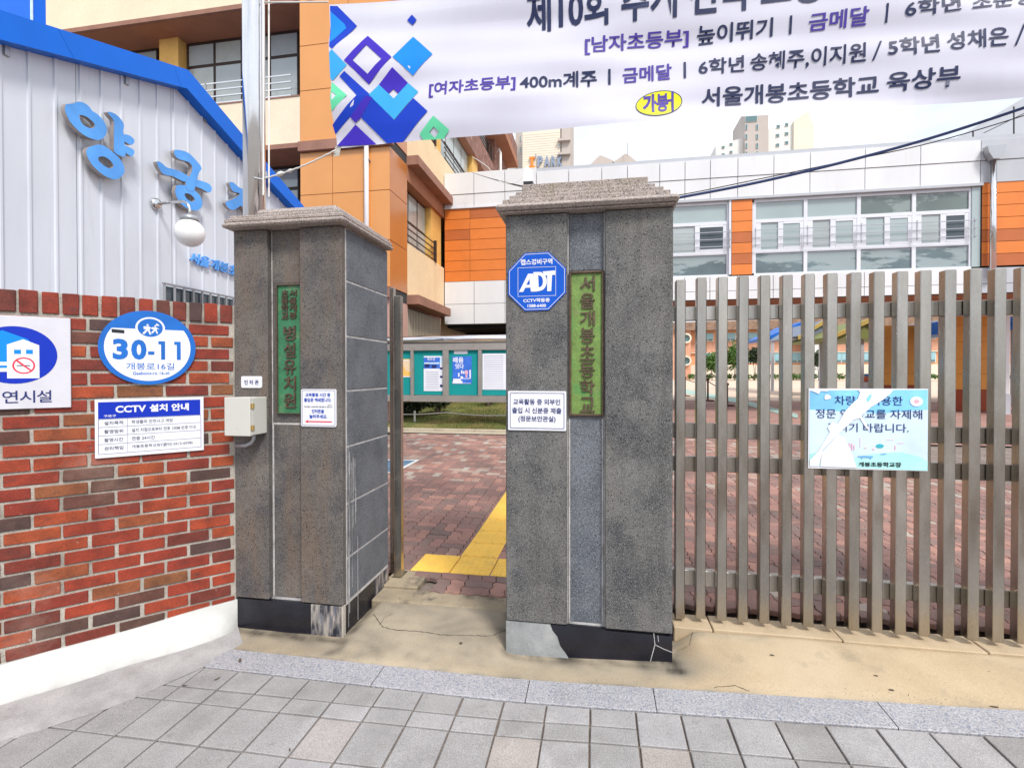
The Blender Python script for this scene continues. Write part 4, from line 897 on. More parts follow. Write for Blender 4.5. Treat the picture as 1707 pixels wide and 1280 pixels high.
segs=[(Lb,Lt,ext(bl[0],bl[1],3.58),ext(tl[0],tl[1],3.45)),(ext(bl[0],bl[1],3.583),ext(tl[0],tl[1],3.453),ext(bl[0],bl[1],4.70),ext(tl[0],tl[1],4.60)),(ext(bl[0],bl[1],4.703),ext(tl[0],tl[1],4.603),bl[1],tl[1]),(bl[1],tl[1],bl[2],tl[2]),(bl[2],tl[2],Rb,Rt)]
for (a,b_,c,d) in segs: MB().prism([[a,c,d,b_]],SD(0),XH-.05,XF,True).build('gable_trim','hall_blue',hall)
for sgn,(a,c) in ((0,(Lt,tl[1])),(1,(tl[1],Rt))): MB().prism([[(a[0],a[1]),(c[0],c[1]),(c[0],c[1]-.04),(a[0],a[1]-.04)]],SD(0),XH-3.2,XH-.06,True).build('roof_sheet','hall_blue',hall)
for px,py in ((13,83),(213,133),(343,197)):
    p=atX(px,py,XH+.02); box('clip','grey_metal',hall,XH,XH+.02,p.y-.02,p.y+.02,p.z-.05,p.z+.05,.002)
# raised blue roof hood
c=atY(52,36,5.6); hy=atX(77,36,c.x).y; box('roof_hood','hall_blue',hall,c.x-2.5,c.x,5.6,hy,4.6,c.z+1.4,.004); box('hood_flashing','sign_pale',hall,c.x-.002,c.x+.02,5.59,5.61,4.6,c.z+1.4)
# window with guard bars low on the hall wall
hv=lambda px,py:(lambda p:(p.y,p.z))(atX(px,py,XH+.12))
wa=hv(272,470)
m=MB(); fbox(m,H,wa[0]+.12,6.6,1.75,wa[1]-.02,.004,.03); m.build('louvre_window','glass_dark',hall)
wg=MB(); fbox(wg,H,wa[0],6.7,wa[1]-.02,wa[1],.10,.12,.002); wg=wg.build('window_guard','grey_metal',hall)
for k in range(18):
    y=wa[0]+.02+k*.125; m=MB(); fbox(m,H,y,y+.018,1.7,wa[1]-.021,.10,.118,.002); m.build('guard_bar','grey_metal',wg)
# channel letters
sg=thing('channel_lettering','large bright blue raised Korean letters mounted on the white hall wall','lettering',(XH+.04,4.6,3.2))
def L8(l,ox,oy,sc): return [(lambda p:(p.y,p.z))(atX(ox+x/sc,oy+y/sc,XH+.10)) for x,y in l]
def letter(loops,ox,oy,sc,n1,k=3):
    lp=[smooth_loop(L8(l,ox,oy,sc),k) for l in loops]
    s_=MB().prism(lp,H,.055,n1-.002).build('letter','letter_side',sg); MB().prism([lp[0]]+lp[1:],H,n1,n1).build('letter_face','letter_blue',s_)
def inset(l,d): 
    cx=sum(p[0] for p in l)/len(l); cy=sum(p[1] for p in l)/len(l); return [(p[0]+(cx-p[0])*d,p[1]+(cy-p[1])*d) for p in l]
Y1=[(320,158),(400,175),(470,225),(515,285),(580,325),(650,400),(695,480),(705,550),(680,620),(620,665),(560,668),(470,640),(380,590),(300,520),(220,430),(170,340),(145,250),(165,195),(250,185)]
h1=[(335,345),(400,345),(470,385),(530,440),(545,490),(500,515),(440,500),(370,445)]
letter([Y1,h1],90,150,8,.10)
letter([[(715,295),(790,310),(860,360),(920,440),(930,500),(918,550),(930,600),(935,700),(945,760),(948,880),(890,885),(800,825),(797,700),(795,600),(795,420),(740,345)]],90,150,8,.103)
letter([[(925,600),(1000,605),(1060,650),(1075,690),(1035,735),(935,680)]],90,150,8,.099); letter([[(935,745),(1040,785),(1075,820),(1060,870),(1030,885),(945,825)]],90,150,8,.099)
letter([[(600,730),(680,755),(770,820),(850,890),(910,970),(940,1050),(930,1120),(870,1180),(800,1195),(700,1160),(600,1090),(510,1000),(450,900),(430,820),(460,770),(530,745)],[(615,890),(680,895),(750,945),(790,1000),(785,1035),(730,1045),(660,1005),(600,950),(590,915)]],90,150,8,.10)
letter([[(360,75),(440,78),(525,110),(600,180),(680,285),(650,340),(620,440),(585,560),(500,530),(495,440),(535,385),(565,320),(565,260),(520,215),(450,195),(390,170),(355,120)]],240,240,7.111,.104)
letter([[(150,215),(200,220),(270,280),(350,300),(440,335),(525,385),(540,430),(490,450),(430,430),(340,385),(240,365),(190,310)]],240,240,7.111,.101); letter([[(600,430),(700,445),(780,480),(805,530),(790,570),(760,575),(690,535),(590,490)]],240,240,7.111,.099)
letter([[(400,490),(490,495),(580,540),(650,600),(690,680),(680,750),(630,790),(540,780),(460,730),(400,660),(370,580),(375,520)],[(485,590),(530,590),(580,625),(600,665),(570,685),(520,665),(485,620)]],240,240,7.111,.1015)
letter([[(1015,455),(1060,460),(1120,510),(1180,545),(1225,600),(1232,700),(1225,810),(1200,780),(1150,735),(1110,760),(1060,785),(1000,760),(965,700),(990,680),(1080,640),(1135,590),(1060,565),(1020,500)]],240,240,7.111,.10)
letter([[(1240,520),(1290,540),(1290,830),(1240,800)]],240,240,7.111,.102)
s=thing('small_wall_lettering','small light blue Korean lettering low on the white hall wall','lettering',(XH+.03,5.4,2.8))
p=hp(312,424); 
for i,ch in enumerate('서울개봉초등학교'):
    y0=4.90+i*.152; m=MB(); z1=2.935-.002*i; text(m,ch,[Vector(H(y0+.02,.02,z1)),Vector(H(y0+.155,.02,z1)),Vector(H(y0+.13,.02,z1-.125)),Vector(H(y0,.02,z1-.125))],(1,0,0),.03,0,.018); m.build('letter','letter_blue',s)
# globe lamp
gy,gz,gx=4.49,3.01,-4.18
s=thing('globe_lamp','white glass globe lamp on a bent steel bracket fixed to the hall wall','lamp',(gx,gy,gz-.145))
MB().lathe([(.062,0),(.06,.02),(.035,.035),(0.001,.04)],(XH+.012,gy,3.335),20,'x').build('wall_plate','bright_steel',s,smooth=True)
MB().tube([(XH+.02,gy,3.335),(gx-.10,gy,3.345),(gx-.05,gy,3.335),(gx-.015,gy,3.30),(gx,gy,3.25),(gx,gy,3.17)],.014,10).build('arm','bright_steel',s,smooth=True)
MB().lathe([(.02,.045),(.03,.04),(.075,.025),(.085,.0),(.085,-.022),(.001,-.022)],(gx,gy,gz+.150),24).build('fitter','grey_metal',s,smooth=True)
R_=.143; MB().lathe([(R_*math.cos(a),R_*math.sin(a)) for a in [RAD(-89.9+179.8*k/22) for k in range(23)]],(gx,gy,gz),32).build('globe','lamp_white',s,smooth=True)
# ================================================================== flag pole and banner
Yq=3.40; xp=atY(423.5,200,Yq).x
s=thing('flagpole','tall polished steel pole with halyard ropes rising behind the narrower pillar','pole',(xp,Yq,0))
MB().tube([(xp,Yq,0),(xp,Yq,9.2)],.079,28).build('pole','bright_steel',s,smooth=True)
for dx,dy in ((.098,-.03),(.116,.01)): MB().tube([(xp+dx,Yq+dy,2.9),(xp+dx+.012,Yq+dy,5.2),(xp+dx+.02,Yq+dy,9.0)],.006,6).build('halyard','pipe_white',s)
MB().tube([(xp+.05,Yq-.07,3.02),(xp+.09,Yq-.03,3.02),(xp+.105,Yq,3.05),(xp+.1,Yq,3.09)],.008,6).build('cleat','grey_metal',s)
YB_=3.30
bx=lambda px,py:(lambda p:(p.x,p.z))(atY(px,py,YB_))
def warp(x,z):
    e=max(0,1-(x+1.9)/.5) if x<-1.4 else 0
    return .018*math.sin(1.7*x+5.5*z)+.006*math.sin(2.2*x+17*z+math.sin(3*x))+.007*math.sin(4.3*x-9*z+1)+.003*math.sin(31*z+2*x)+.012*e*math.sin(z*14)
BF=lambda u,n,v:(u,YB_-n,v)
import bmesh
def bmake(nm,mt,mb,n,root,cell=.11):
    me=mb.mesh(nm,M[mt],Vector((0,0,0))); bm=bmesh.new(); bm.from_mesh(me)
    xs_=[v.co.x for v in bm.verts]; zs_=[v.co.z for v in bm.verts]
    for ax,a,c in ((0,min(xs_),max(xs_)),(2,min(zs_),max(zs_))):
        k=math.floor(a/cell)+1
        while k*cell<c:
            nn=Vector((0,0,0)); nn[ax]=1; co=Vector((0,0,0)); co[ax]=k*cell
            bmesh.ops.bisect_plane(bm,geom=bm.verts[:]+bm.edges[:]+bm.faces[:],plane_co=co,plane_no=nn,dist=1e-5); k+=1
    org=wl(root)
    for v in bm.verts: v.co.y=YB_-n+warp(v.co.x,v.co.z); v.co-=org
    bm.to_mesh(me); bm.free(); me.shade_smooth(); o=bpy.data.objects.new(nm,me); COL.objects.link(o); o.parent=root; return o
q=[bx(547,6),bx(1707,-88),bx(1707,160),bx(557,244)]
ban=thing('banner','large white fabric banner with Korean text and blue purple diamonds strung over the gate','banner',(0,YB_,3.06))
sl_=(q[2][1]-q[3][1])/(q[2][0]-q[3][0]); st_=(q[1][1]-q[0][1])/(q[1][0]-q[0][0]); xr=3.6
cor=[q[0],(xr,q[0][1]+st_*(xr-q[0][0])),(xr,q[3][1]+sl_*(xr-q[3][0])),q[3]]
nx_=60; m=MB(); vs=[];fs=[]
for j in range(31):
    for i in range(nx_+1):
        u,v=i/nx_,j/30; x=(cor[0][0]*(1-u)+cor[1][0]*u)*(1-v)+(cor[3][0]*(1-u)+cor[2][0]*u)*v; z_=(cor[0][1]*(1-u)+cor[1][1]*u)*(1-v)+(cor[3][1]*(1-u)+cor[2][1]*u)*v; vs.append((x,YB_,z_))
for j in range(30):
    for i in range(nx_): k=j*(nx_+1)+i; fs.append((k,k+1,k+nx_+2,k+nx_+1))
m.add(vs,fs); bmake('cloth','banner',m,0,ban)
D=lambda l:[bx(540+x/2.893,y/2.893) for x,y in l]
lay=[0]
def dia(nm,mt,l,*holes): lay[0]+=1; m=MB(); m.prism([D(l)]+[D(h) for h in holes],BF,0,0); bmake(nm,mt,m,.0025+.0003*lay[0],ban)
dia('printed_diamond','b_dark',[(25,24),(60,24),(155,120),(45,245),(32,232)]); dia('printed_diamond','b_blue',[(27,50),(110,125),(35,212)])
dia('printed_diamond','b_light',[(45,248),(118,325),(45,395),(34,384),(32,262)]); dia('printed_diamond','b_dark',[(80,375),(105,352),(235,470),(45,640),(38,600),(165,468)])
dia('printed_diamond','b_green',[(40,400),(120,470),(42,545)],[(44,448),(68,470),(46,498)])
dia('printed_diamond','b_violet',[(210,172),(332,285),(222,415),(103,300)],[(208,222),(285,295),(218,368),(145,300)])
dia('printed_diamond','b_blue',[(430,178),(525,265),(433,372),(337,285)]); dia('printed_diamond','b_dark',[(422,68),(445,93),(425,118),(398,95)])
dia('printed_diamond','b_dark',[(225,470),(342,585),(435,480),(505,545),(378,685),(300,688),(180,570),(238,480)])
dia('printed_diamond','b_light',[(270,415),(318,460),(340,482),(362,458),(408,405),(458,448),(342,582),(222,465)])
dia('printed_diamond','b_violet',[(338,338),(408,405),(362,457),(338,435),(315,458),(270,415)])
dia('printed_diamond','b_violet',[(210,470),(240,478),(175,575),(150,592),(128,568)]); dia('printed_diamond','b_violet',[(50,695),(150,600),(248,692)])
dia('printed_diamond','b_green',[(533,568),(607,632),(577,672),(480,677),(463,650)],[(533,618),(557,640),(535,667),(510,643)])
bn=[0]
def bt_(s_,x0,t0,b0,x1,t1,b1,mt,bold=.02,nm='lettering',sp=1.0,nn=.004):
    bn[0]+=1; m=MB(); Q=[(*bx(x0,t0),),(*bx(x1,t1),),(*bx(x1,b1),),(*bx(x0,b0),)]
    text(m,s_,[(p_[0],YB_,p_[1]) for p_ in Q],(0,-1,0),bold,0,0,sp); bmake(nm,mt,m,nn,ban,.15)
bt_('제10회 추계 전국 초등',877,-12,53,1372,-60,8,'b_navy',.024)
bt_('[남자초등부]',975,60,92,1149,46,75,'b_purple'); bt_('높이뛰기',1163,43,73,1288,32,61,'b_navy'); bt_('금메달',1347,28,55,1446,15,44,'b_purple'); bt_('6학년',1506,6,33,1598,-3,22,'b_navy',.016); bt_('조준영',1616,-4,23,1716,-12,13,'b_navy',.016)
bt_('[여자초등부]',716,138,166,860,126,154,'b_purple'); bt_('400m계주',867,127,152,995,115,143,'b_navy'); bt_('금메달',1038,112,138,1120,104,132,'b_purple'); bt_('6학년',1165,99,125,1241,92,119,'b_navy',.016); bt_('송혜주,이지원',1251,91,119,1444,71,104,'b_navy',.016); bt_('5학년',1480,66,95,1564,58,90,'b_navy',.016); bt_('성채은',1576,57,87,1676,48,80,'b_navy',.016)
bt_('서울개봉초등학교',1170,147,178,1467,122,156,'b_navy',.02); bt_('육상부',1480,121,152,1600,110,143,'b_navy',.02)
for (x,t_,b_) in ((1317,30,58),(1476,11,40),(1016,114,140),(1142,102,130)): m=MB(); m.prism([[bx(x-2,t_),bx(x+2,t_),bx(x+2,b_),bx(x-2,b_)]],BF,0,0); bmake('divider','b_navy',m,.004,ban)
for (x0,x1,t_,b_) in ((1454,1470,69,101),(1687,1704,44,80)): m=MB(); m.prism([[bx(x1-3.5,t_),bx(x1,t_),bx(x0+3.5,b_),bx(x0,b_)]],BF,0,0); bmake('divider','b_navy',m,.004,ban)
c=bx(1098,174); rx=(bx(1137,174)[0]-bx(1059,174)[0])/2; rz=rx*.575
m=MB(); m.prism([ell(*c,rx,rz,40,rot=.07)],BF,0,0); bmake('emblem','b_yellow',m,.004,ban)
m=MB(); m.prism([ell(*c,rx,rz,40,rot=.07),ell(*c,rx*.965,rz*.945,40,rot=.07)],BF,0,0); bmake('emblem_outline','b_navy',m,.0045,ban)
bt_('가',1071,159,191,1094,157,190,'b_purple',.05,nn=.0055); bt_('봉',1094,158,190,1114,156,188,'b_purple',.035,nn=.0058); 
m=MB()
for (a,b_,t_,d) in ((1119,1123,153,188),): m.prism([[bx(a,t_),bx(b_,t_),bx(b_,d),bx(a,d)]],BF,0,0)
m.prism([[bx(1111,167),bx(1119,166),bx(1119,170),bx(1111,171)]],BF,0,0); bmake('lettering','b_purple',m,.0055,ban)
bmake('corner_batten','box_paint',MB().add([],[]) if 0 else MB().box(q[3][0]-.01,q[3][0]+.035,YB_-.01,YB_+.012,q[3][1]-.07,q[3][1]+.02),.004,ban)
# ropes
def rope(pts,r,lab,mt='rope_white'): o=MB().tube(pts,r,6).build('rope',mt,None,smooth=True); tag(o,lab,'rope'); return o
a=Vector((xp+.10,Yq-.02,3.03)); b_=Vector((q[3][0]+.01,YB_,q[3][1]-.03)); kn=[]
for k in range(25):
    t=k/24; kn.append(a.lerp(b_,t)+Vector((0,0,-.02*math.sin(t*3.14)+.002*math.sin(t*60))))
rope(kn,[.006+(.012 if i in (5,6) else (.009 if i in (9,)  else 0)) for i in range(25)],'white rope tying the lower corner of the banner to the flagpole')
rope([(xp+.10,Yq-.02,atY(440,8,Yq).z),(q[0][0],YB_,q[0][1]+.01)],.006,'white rope tying the upper corner of the banner to the flagpole')
# ================================================================== school building A (orange/cream wing)
YA=11.05; XA=-4.85; YE=27.2
A_F=FR(YA); A_S=SD(XA); flat('bar_cream',(.42,.36,.28),.6)
A=thing('school_building','cream and orange school wing with brown bands and dark framed windows','building',((XA-15)/2,YA+6,0))
def fb(nm,mt,root,fn,u0,u1,v0,v1,n0,n1,c=0,**k): m=MB(); fbox(m,fn,u0,u1,v0,v1,n0,n1,c); return m.build(nm,mt,root,**k)
box('core','cream_pale',A,-30,XA-.55,YA+1.05,YE,0,14.3)
# ---- storeys seen from the front
XB=-7.18
for fl,(zb_,zc,zd) in enumerate(((3.58,4.96,7.06),(7.18,8.33,10.62),(10.74,12.1,13.9))):
    # band, spandrel, soffit slab
    fb('band','brown_band',A,A_F,-30,XB-.002,zb_-.12,zb_,-1.1,.06,.004)
    fb('spandrel','cream_pale',A,A_F,-30,XB,zb_+.001,zc,-.16,0)
    fb('ceiling_slab','soffit',A,A_F,-30,XB,zd-.01,zd+.001,-1.05,-.005)
    if fl<2:
        fb('spandrel_coping','brown_band',A,A_F,-30,XB,zc,zc+.03,-.18,.015)
        # windows in the recess
        wbk=-.85; wx=lambda px: atY(px,80,YA+.85).x; cxx=lambda px: atY(px,80,YA+.57).x
        for (u0,u1) in ((-17.4,-15.0),(wx(105),wx(262)),(wx(313),wx(497))):
            W_=fb('window','frame_brown',A,A_F,u0,u1,zc-.2,zd,wbk-.08,wbk)
            n=max(2,round((u1-u0)/.78)); wd=(u1-u0)/n
            for i in range(n):
                zmid=zc+(zd-zc)*.70
                fb('pane','glass_blind' if i%3 else 'glass_pale',W_,A_F,u0+i*wd+.05,u0+(i+1)*wd-.03,zmid+.05,zd-.10,wbk+.001,wbk+.012)
                fb('pane','glass_pale' if i%2 else 'glass_blind',W_,A_F,u0+i*wd+.05,u0+(i+1)*wd-.03,zc+.02,zmid-.04,wbk+.001,wbk+.012)
            for k in range(4): fb('guard_rail','bright_steel',W_,A_F,u0,u1,zc+.37+.175*k,zc+.40+.175*k,-.56,-.53)
            for i in range(1,n,2): fb('guard_post','grey_metal',W_,A_F,u0+i*wd-.02,u0+i*wd+.01,zc,zc+.95,-.56,-.53)
        for (u0,u1) in ((-15.0,-14.7),(cxx(265.5),cxx(297))): fb('column','yellow_plaster',A,A_F,u0,u1,zc-.3,zd-.011,-.845,-.57)
# orange clad block at the corner
fb('block_core','seam_dark',A,A_F,XB+.02,XA-.02,3.35,14.3,-1.10,-.021)
fb('block_base','pink_wall',A,A_F,XB,XA-.03,0,3.345,-1.10,-.02)
us=[XB,-5.47,-5.47,XA]; hs=[3.82,4.75,5.905,6.93]
def zrows(): return [(3.60,4.72),(4.72,5.905),(5.905,6.94),(7.18,8.45),(8.45,9.54),(9.54,10.62),(10.62,12.0),(12.0,14.3)]
for (a,c) in zrows():
    for (u0,u1) in ((XB,-6.32),(-6.32,-5.47),(-5.47,XA)) if a<7 else ((XB,-5.9),(-5.9,XA)):
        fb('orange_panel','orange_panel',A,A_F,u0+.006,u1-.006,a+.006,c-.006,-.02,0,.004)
    fb('orange_panel','orange_side_shade',A,A_S,YA+.006,YA+1.09,a+.006,c-.006,-.02,0,.004)
for z0 in (3.34,6.945): fb('band','brown_band',A,A_F,XB,XA+.10,z0,z0+.235,-.02,.10,.004)
# ---- long side wall
for fl,(zb_,zc,zd) in enumerate(((3.58,4.92,6.55),(7.18,8.45,10.30),(11.4,11.45,13.0))):
    last=fl==2
    fb('side_band','peeling_brown' if last else 'brown_band',A,A_S,YA+(1.1 if not last else 1.1),15.0 if fl==0 else YE,(zb_-.24) if not last else 10.31,zb_,-.5,.30 if not last else .02,.004)
    if not last: fb('side_spandrel','cream',A,A_S,YA+1.10,15.25 if fl==0 else YE,zb_+.001,zc,-.16,0)
    fb('side_soffit','soffit',A,A_S,YA+1.10,YE,zd,(6.94,10.305,13.4)[fl],-.6,-.005 if fl!=2 else .5)
    y=YA+1.12; mods=[(YA+1.12,14.25),(15.35,19.2),(20.3,23.6)] if fl<2 else [(YA+1.12,14.25),(15.35,19.2),(19.6,22.4)]
    for (u0,u1) in mods:
        if fl==0 and u0>15: continue
        W_=fb('side_window','frame_brown',A,A_S,u0,u1,zc-.1,zd,-.36,-.28); n=max(3,round((u1-u0)/.95)); wd=(u1-u0)/n
        for i in range(n):
            zm=zc+(zd-zc)*.48
            fb('pane','glass_blind',W_,A_S,u0+i*wd+.05,u0+(i+1)*wd-.03,zm+.04,zd-.06,-.279,-.27); fb('pane','glass_blind' if i%2 else 'glass_pale',W_,A_S,u0+i*wd+.05,u0+(i+1)*wd-.03,zc,zm-.04,-.279,-.27)
        for k in range(4): fb('guard_rail','frame_brown',W_,A_S,u0,u1+.12,zc+.05+.17*k,zc+.075+.17*k,-.03,-.005)
        for yy_ in (u1+.06,u1+.10): fb('guard_post','frame_brown',W_,A_S,yy_,yy_+.03,zc-.02,zc+.64,-.03,.05)
    for (u0,u1) in ((14.26,15.25),(19.3,20.2),(23.7,YE)): fb('side_column','yellow_plaster' if (not last and u0<23) else 'peeling_brown',A,A_S,u0,u1,zc,zd,-.4,-.10)
fb('side_wall','pink_stone',A,A_S,YA+.3,15.3,0,3.33,-.5,-.12); fb('side_wall','pink_wall',A,A_S,YA-.0,YA+1.15,0,3.33,-.5,-.02)
gw=fb('barred_window','frame_brown',A,A_S,YA+1.2,14.15,1.3,3.30,-.2,-.10)
for k in range(24): fb('window_bar','bar_cream',gw,A_S,YA+1.25+k*.118,YA+1.30+k*.118,1.3,3.25,-.09,-.06)
fb('end_soffit','peeling_brown',A,A_S,20,YE,13.42,14.2,.0,.45,.004)
# rainwater pipes
s=thing('downpipe','thin white downpipe running down the orange clad corner of the school','downpipe',(atY(611,300,YA-.08).x,YA-.08,2)); xx=atY(611,300,YA-.08).x
MB().tube([(xx,YA-.08,2.2),(xx,YA-.08,10)],.055,14).build('pipe','pipe_white',s,smooth=True)
for zz_ in (4.0,6.6): box('bracket','grey_metal',s,xx-.07,xx+.07,YA-.10,YA-.001,zz_,zz_+.03)
s=thing('downpipe','white downpipe at the far brown end of the school wing above the link roof','downpipe',(XA+.15,23.9,8)); MB().tube([(XA+.15,23.9,7.9),(XA+.15,23.9,12.4),(XA+.05,23.9,12.6)],.07,10).build('pipe','pipe_white',s,smooth=True)
# ================================================================== link building B
YB=15.26; B_F=FR(YB); X0,X1=XA+.01,16.0
Bd=thing('link_building','white panelled school wing on stilts with orange cladding and long white framed windows','building',(5,YB+3,3.1))
box('core','seam_dark',Bd,X0,1.0,YB+.45,YB+7,3.12,7.7); box('core','seam_dark',Bd,1.0,X1,YB+.45,YB+3.6,3.72,7.7); box('roof','clad_grey',Bd,X0,X1,YB+.05,YB+7,7.70,7.93)
seams=[X0,-3.86,-2.86,-1.86,-.86,.14,.9,1.84,2.56,3.27,4.03,5.0,5.96,7.37,8.74,10.18,11.6,13.0,X1]
for i in range(len(seams)-1):
    a,c=seams[i]+.008,seams[i+1]-.008
    top=(7.93 if i<3 else 7.80)
    fb('white_panel','clad_white' if c<10.2 else 'clad_grey',Bd,B_F,a,c,7.25+.006,top,-.05,.02,.003); fb('white_panel','clad_white' if c<10.2 else 'clad_grey',Bd,B_F,a,c,6.66 if c>.2 else 6.82,7.25-.006,-.05,.0,.003)
    fb('white_panel','clad_white' if c<10.2 else 'clad_grey',Bd,B_F,a,c,3.76 if c<1 else 3.95,4.37 if c>.2 else 4.47,-.05,0,.003); fb('white_panel','clad_white' if c<10.2 else 'clad_grey',Bd,B_F,a,c,3.12 if c<1 else 3.70,3.748 if c<1 else 3.938,-.05,0,.003)
fb('panel_backing','seam_dark',Bd,B_F,X0,X1,6.60,7.7,-.46,-.051); fb('panel_backing','seam_dark',Bd,B_F,X0,1.0,3.10,4.3,-.46,-.051); fb('panel_backing','seam_dark',Bd,B_F,1.0,X1,3.69,4.3,-.46,-.051)
def oclad(x0,x1,z0,z1,cols,rows,off=0):
    fb('clad_backing','seam_dark',Bd,B_F,x0,x1,z0,z1,-.45,-.04)
    for j in range(rows):
        for i in range(len(cols)-1):
            m=MB(); d=((i*3+j*2+off)%7 in ((1,) if len(cols)>4 else (1,4))); m.tone=(.1 if d else .75+.25*rnd.random()); a,c=cols[i]+.005,cols[i+1]-.005; h=(z1-z0)/rows
            fbox(m,B_F,a,c,z0+j*h+.006,z0+(j+1)*h-.006,-.04,-.02,.003); m.build('orange_tile','clad_orange',Bd)
oclad(X0,.2,4.48,6.80,[X0,-4.0,-2.55,-1.1,.2],7); oclad(3.87,4.44,4.40,6.58,[3.87,4.44],7,2); oclad(10.24,X1,4.42,6.70,[10.24,12.2,14.1,X1],7,4)
fb('lintel','clad_grey',Bd,B_F,.2,10.24,6.585,6.655,-.4,.03)
def bwin(x0,x1,bays):
    W_=fb('long_window','frame_white',Bd,B_F,x0,x1,4.38,4.44,-.18,-.06); wd=(x1-x0)/bays
    def fr(a,c,z0,z1): fb('frame_bar','frame_white',W_,B_F,a,c,z0,z1,-.16,-.08,.004)
    fr(x0,x1,6.50,6.58); fr(x0,x1,5.90,6.0); fr(x0,x1,5.02,5.12)
    for i in range(bays+1): u=x0+wd*i; fb('frame_bar','frame_white',W_,B_F,u-.05,u+.05,4.441,6.499,-.157,-.077,.004)
    for i in range(bays):
        a,c=x0+wd*i+.05,x0+wd*(i+1)-.05; h=(a+c)/2
        fb('pane','glass_olive' if i>=bays-2 and bays>2 else 'glass_teal',W_,B_F,a,c,6.0,6.5,-.14,-.12); fb('pane','glass_deep',W_,B_F,a,c,4.44,5.02,-.14,-.12)
        fb('pane','glass_pale' if i%2 else 'glass_teal',W_,B_F,a+.14,h-.04,5.12,5.90,-.14,-.12); fb('pane','glass_dark' if i==bays-1 else 'glass_teal',W_,B_F,h+.10,c-.10,5.20,5.84,-.135,-.10)
        fr(h+.101,c-.101,5.121,5.20); fr(h+.101,c-.101,5.84,5.899)
        for (p,q_) in ((a,a+.14),(h-.04,h+.10),(c-.10,c)): fb('frame_bar','frame_white',W_,B_F,p,q_,5.121,5.899,-.16,-.085,.004)
    for k in range(3): fb('guard_rail','grey_metal',W_,B_F,x0,x1+.05,5.22+.21*k,5.24+.21*k,.06,.08)
    for i in range(bays+1): fb('guard_post','grey_metal',W_,B_F,x0+wd*i-.015,x0+wd*i+.015,5.17,5.72,.045,.062)
bwin(4.50,10.02,4); bwin(.2,3.80,2); 
fb('window_reveal','glass_teal',Bd,B_F,10.02,10.22,4.42,6.58,-.3,-.05); fb('window_reveal','frame_white',Bd,B_F,3.80,3.86,4.42,6.58,-.3,-.01)
fb('under_slab','undercroft_shade',Bd,B_F,X0,.99,3.02,3.099,-7,-.3); fb('under_slab','soffit',Bd,B_F,1.0,X1,3.66,3.689,-3.6,-.1)  # near-black left slab and undercroft wall: shade below put into the colour
box('undercroft_wall','undercroft_shade',Bd,X0,-1.6,YB+2.5,YB+3,.0,3.0)
fb('metal_gutter','frame_white',Bd,B_F,X0,2,6.80,6.85,-.02,.03)
s=thing('downpipe','pale steel downpipe with a square hopper on the right end of the link building','downpipe',(10.47,YB-.1,4.3)); xx=atY(1656,300,YB-.12).x
MB().tube([(xx,YB-.12,4.1),(xx,YB-.12,7.2)],.07,14).build('pipe','bright_steel',s,smooth=True); MB().prism([[(xx-.22,7.55),(xx+.22,7.55),(xx+.18,7.38),(xx+.08,7.2),(xx-.08,7.2),(xx-.18,7.38)]],FR(YB-.06),0,.18,True).build('hopper','grey_metal',s)
s=thing('stair_tower','blue-grey metal clad tower with a sloping top rising behind the link roof','building',(16,YB+2,7.8)); T_=FR(YB+1.2); tp_=lambda px,py:(lambda p:(p.x,p.z))(atY(px,py,YB+1.2))
a=tp_(1585,236); c=tp_(1712,160); MB().prism([[a,(24,a[1]-.3),(24,c[1]+2.5),c]],T_,-4,0,True).build('wall','clad_grey',s)
for (p_,q_) in (((1622,218),(1622,236)),((1690,178),(1690,236)),((1640,222),(1712,186))):
    a,c=tp_(*p_),tp_(*q_); dx=.02; MB().prism([[(a[0]-dx,a[1]),(a[0]+dx,a[1]),(c[0]+dx,c[1]-.02),(c[0]-dx,c[1]-.02)]],T_,.001,.004).build('panel_seam','seam_dark',s)
# ================================================================== yard things behind the gate
Yn=10.72; rnd=random.Random(31); NF=FR(Yn)
nx=lambda px:atY(px,620,Yn).x; nzz=lambda py,px=750:atY(px,py,Yn).z
nb=thing('notice_board','long steel framed notice board with teal felt panels standing on the lawn','notice board',(nx(740),Yn,.2))
xL,xR=nx(602),nx(900); zt,zb=nzz(565.5),nzz(670)
fb('back','steel_frame',nb,NF,xL,xR,zb+.02,zt-.02,-.10,-.05)
MB().tube([(xL-.1,Yn+.0,zt),(xR+.1,Yn+.0,zt)],.085,16).build('roof_tube','bright_steel',nb,smooth=True)
fb('top_rail','steel_frame',nb,NF,xL,xR,nzz(584),nzz(572),-.05,.03,.005); fb('bottom_rail','steel_frame',nb,NF,xL,xR,zb,nzz(660),-.05,.03,.005)
cells=[(nx(612),nx(625.5)),(nx(633),nx(684.7)),(nx(690),nx(738.3)),(nx(748.2),nx(797.2)),(nx(803.3),nx(852)),(nx(860),nx(892))]
pb=xL
for i,(a,c) in enumerate(cells):
    fb('felt_panel','teal_felt',nb,NF,a,c,nzz(658.5),nzz(584),-.045,-.03); fb('mullion','steel_frame',nb,NF,pb,a,nzz(660),nzz(584),-.05,.028,.005); pb=c
fb('mullion','steel_frame',nb,NF,pb,xR,nzz(660),nzz(584),-.05,.028,.005)
for px in (606,652,850): box('leg','steel_frame',nb,nx(px)-.04,nx(px)+.04,Yn+.05,Yn+.13,.2,zb+.02,.004)
def nrect(x0,x1,y0,y1): a=atY(650+x0/6.095,550+y0/6.095,Yn); c=atY(650+x1/6.095,550+y1/6.095,Yn); return a.x,c.x,c.z,a.z
def poster(lab,r,mt): 
    s=thing('poster',lab,'poster',((r[0]+r[1])/2,Yn+.02,r[2])); fb('sheet',mt,s,NF,*r,-.029,-.022); return s
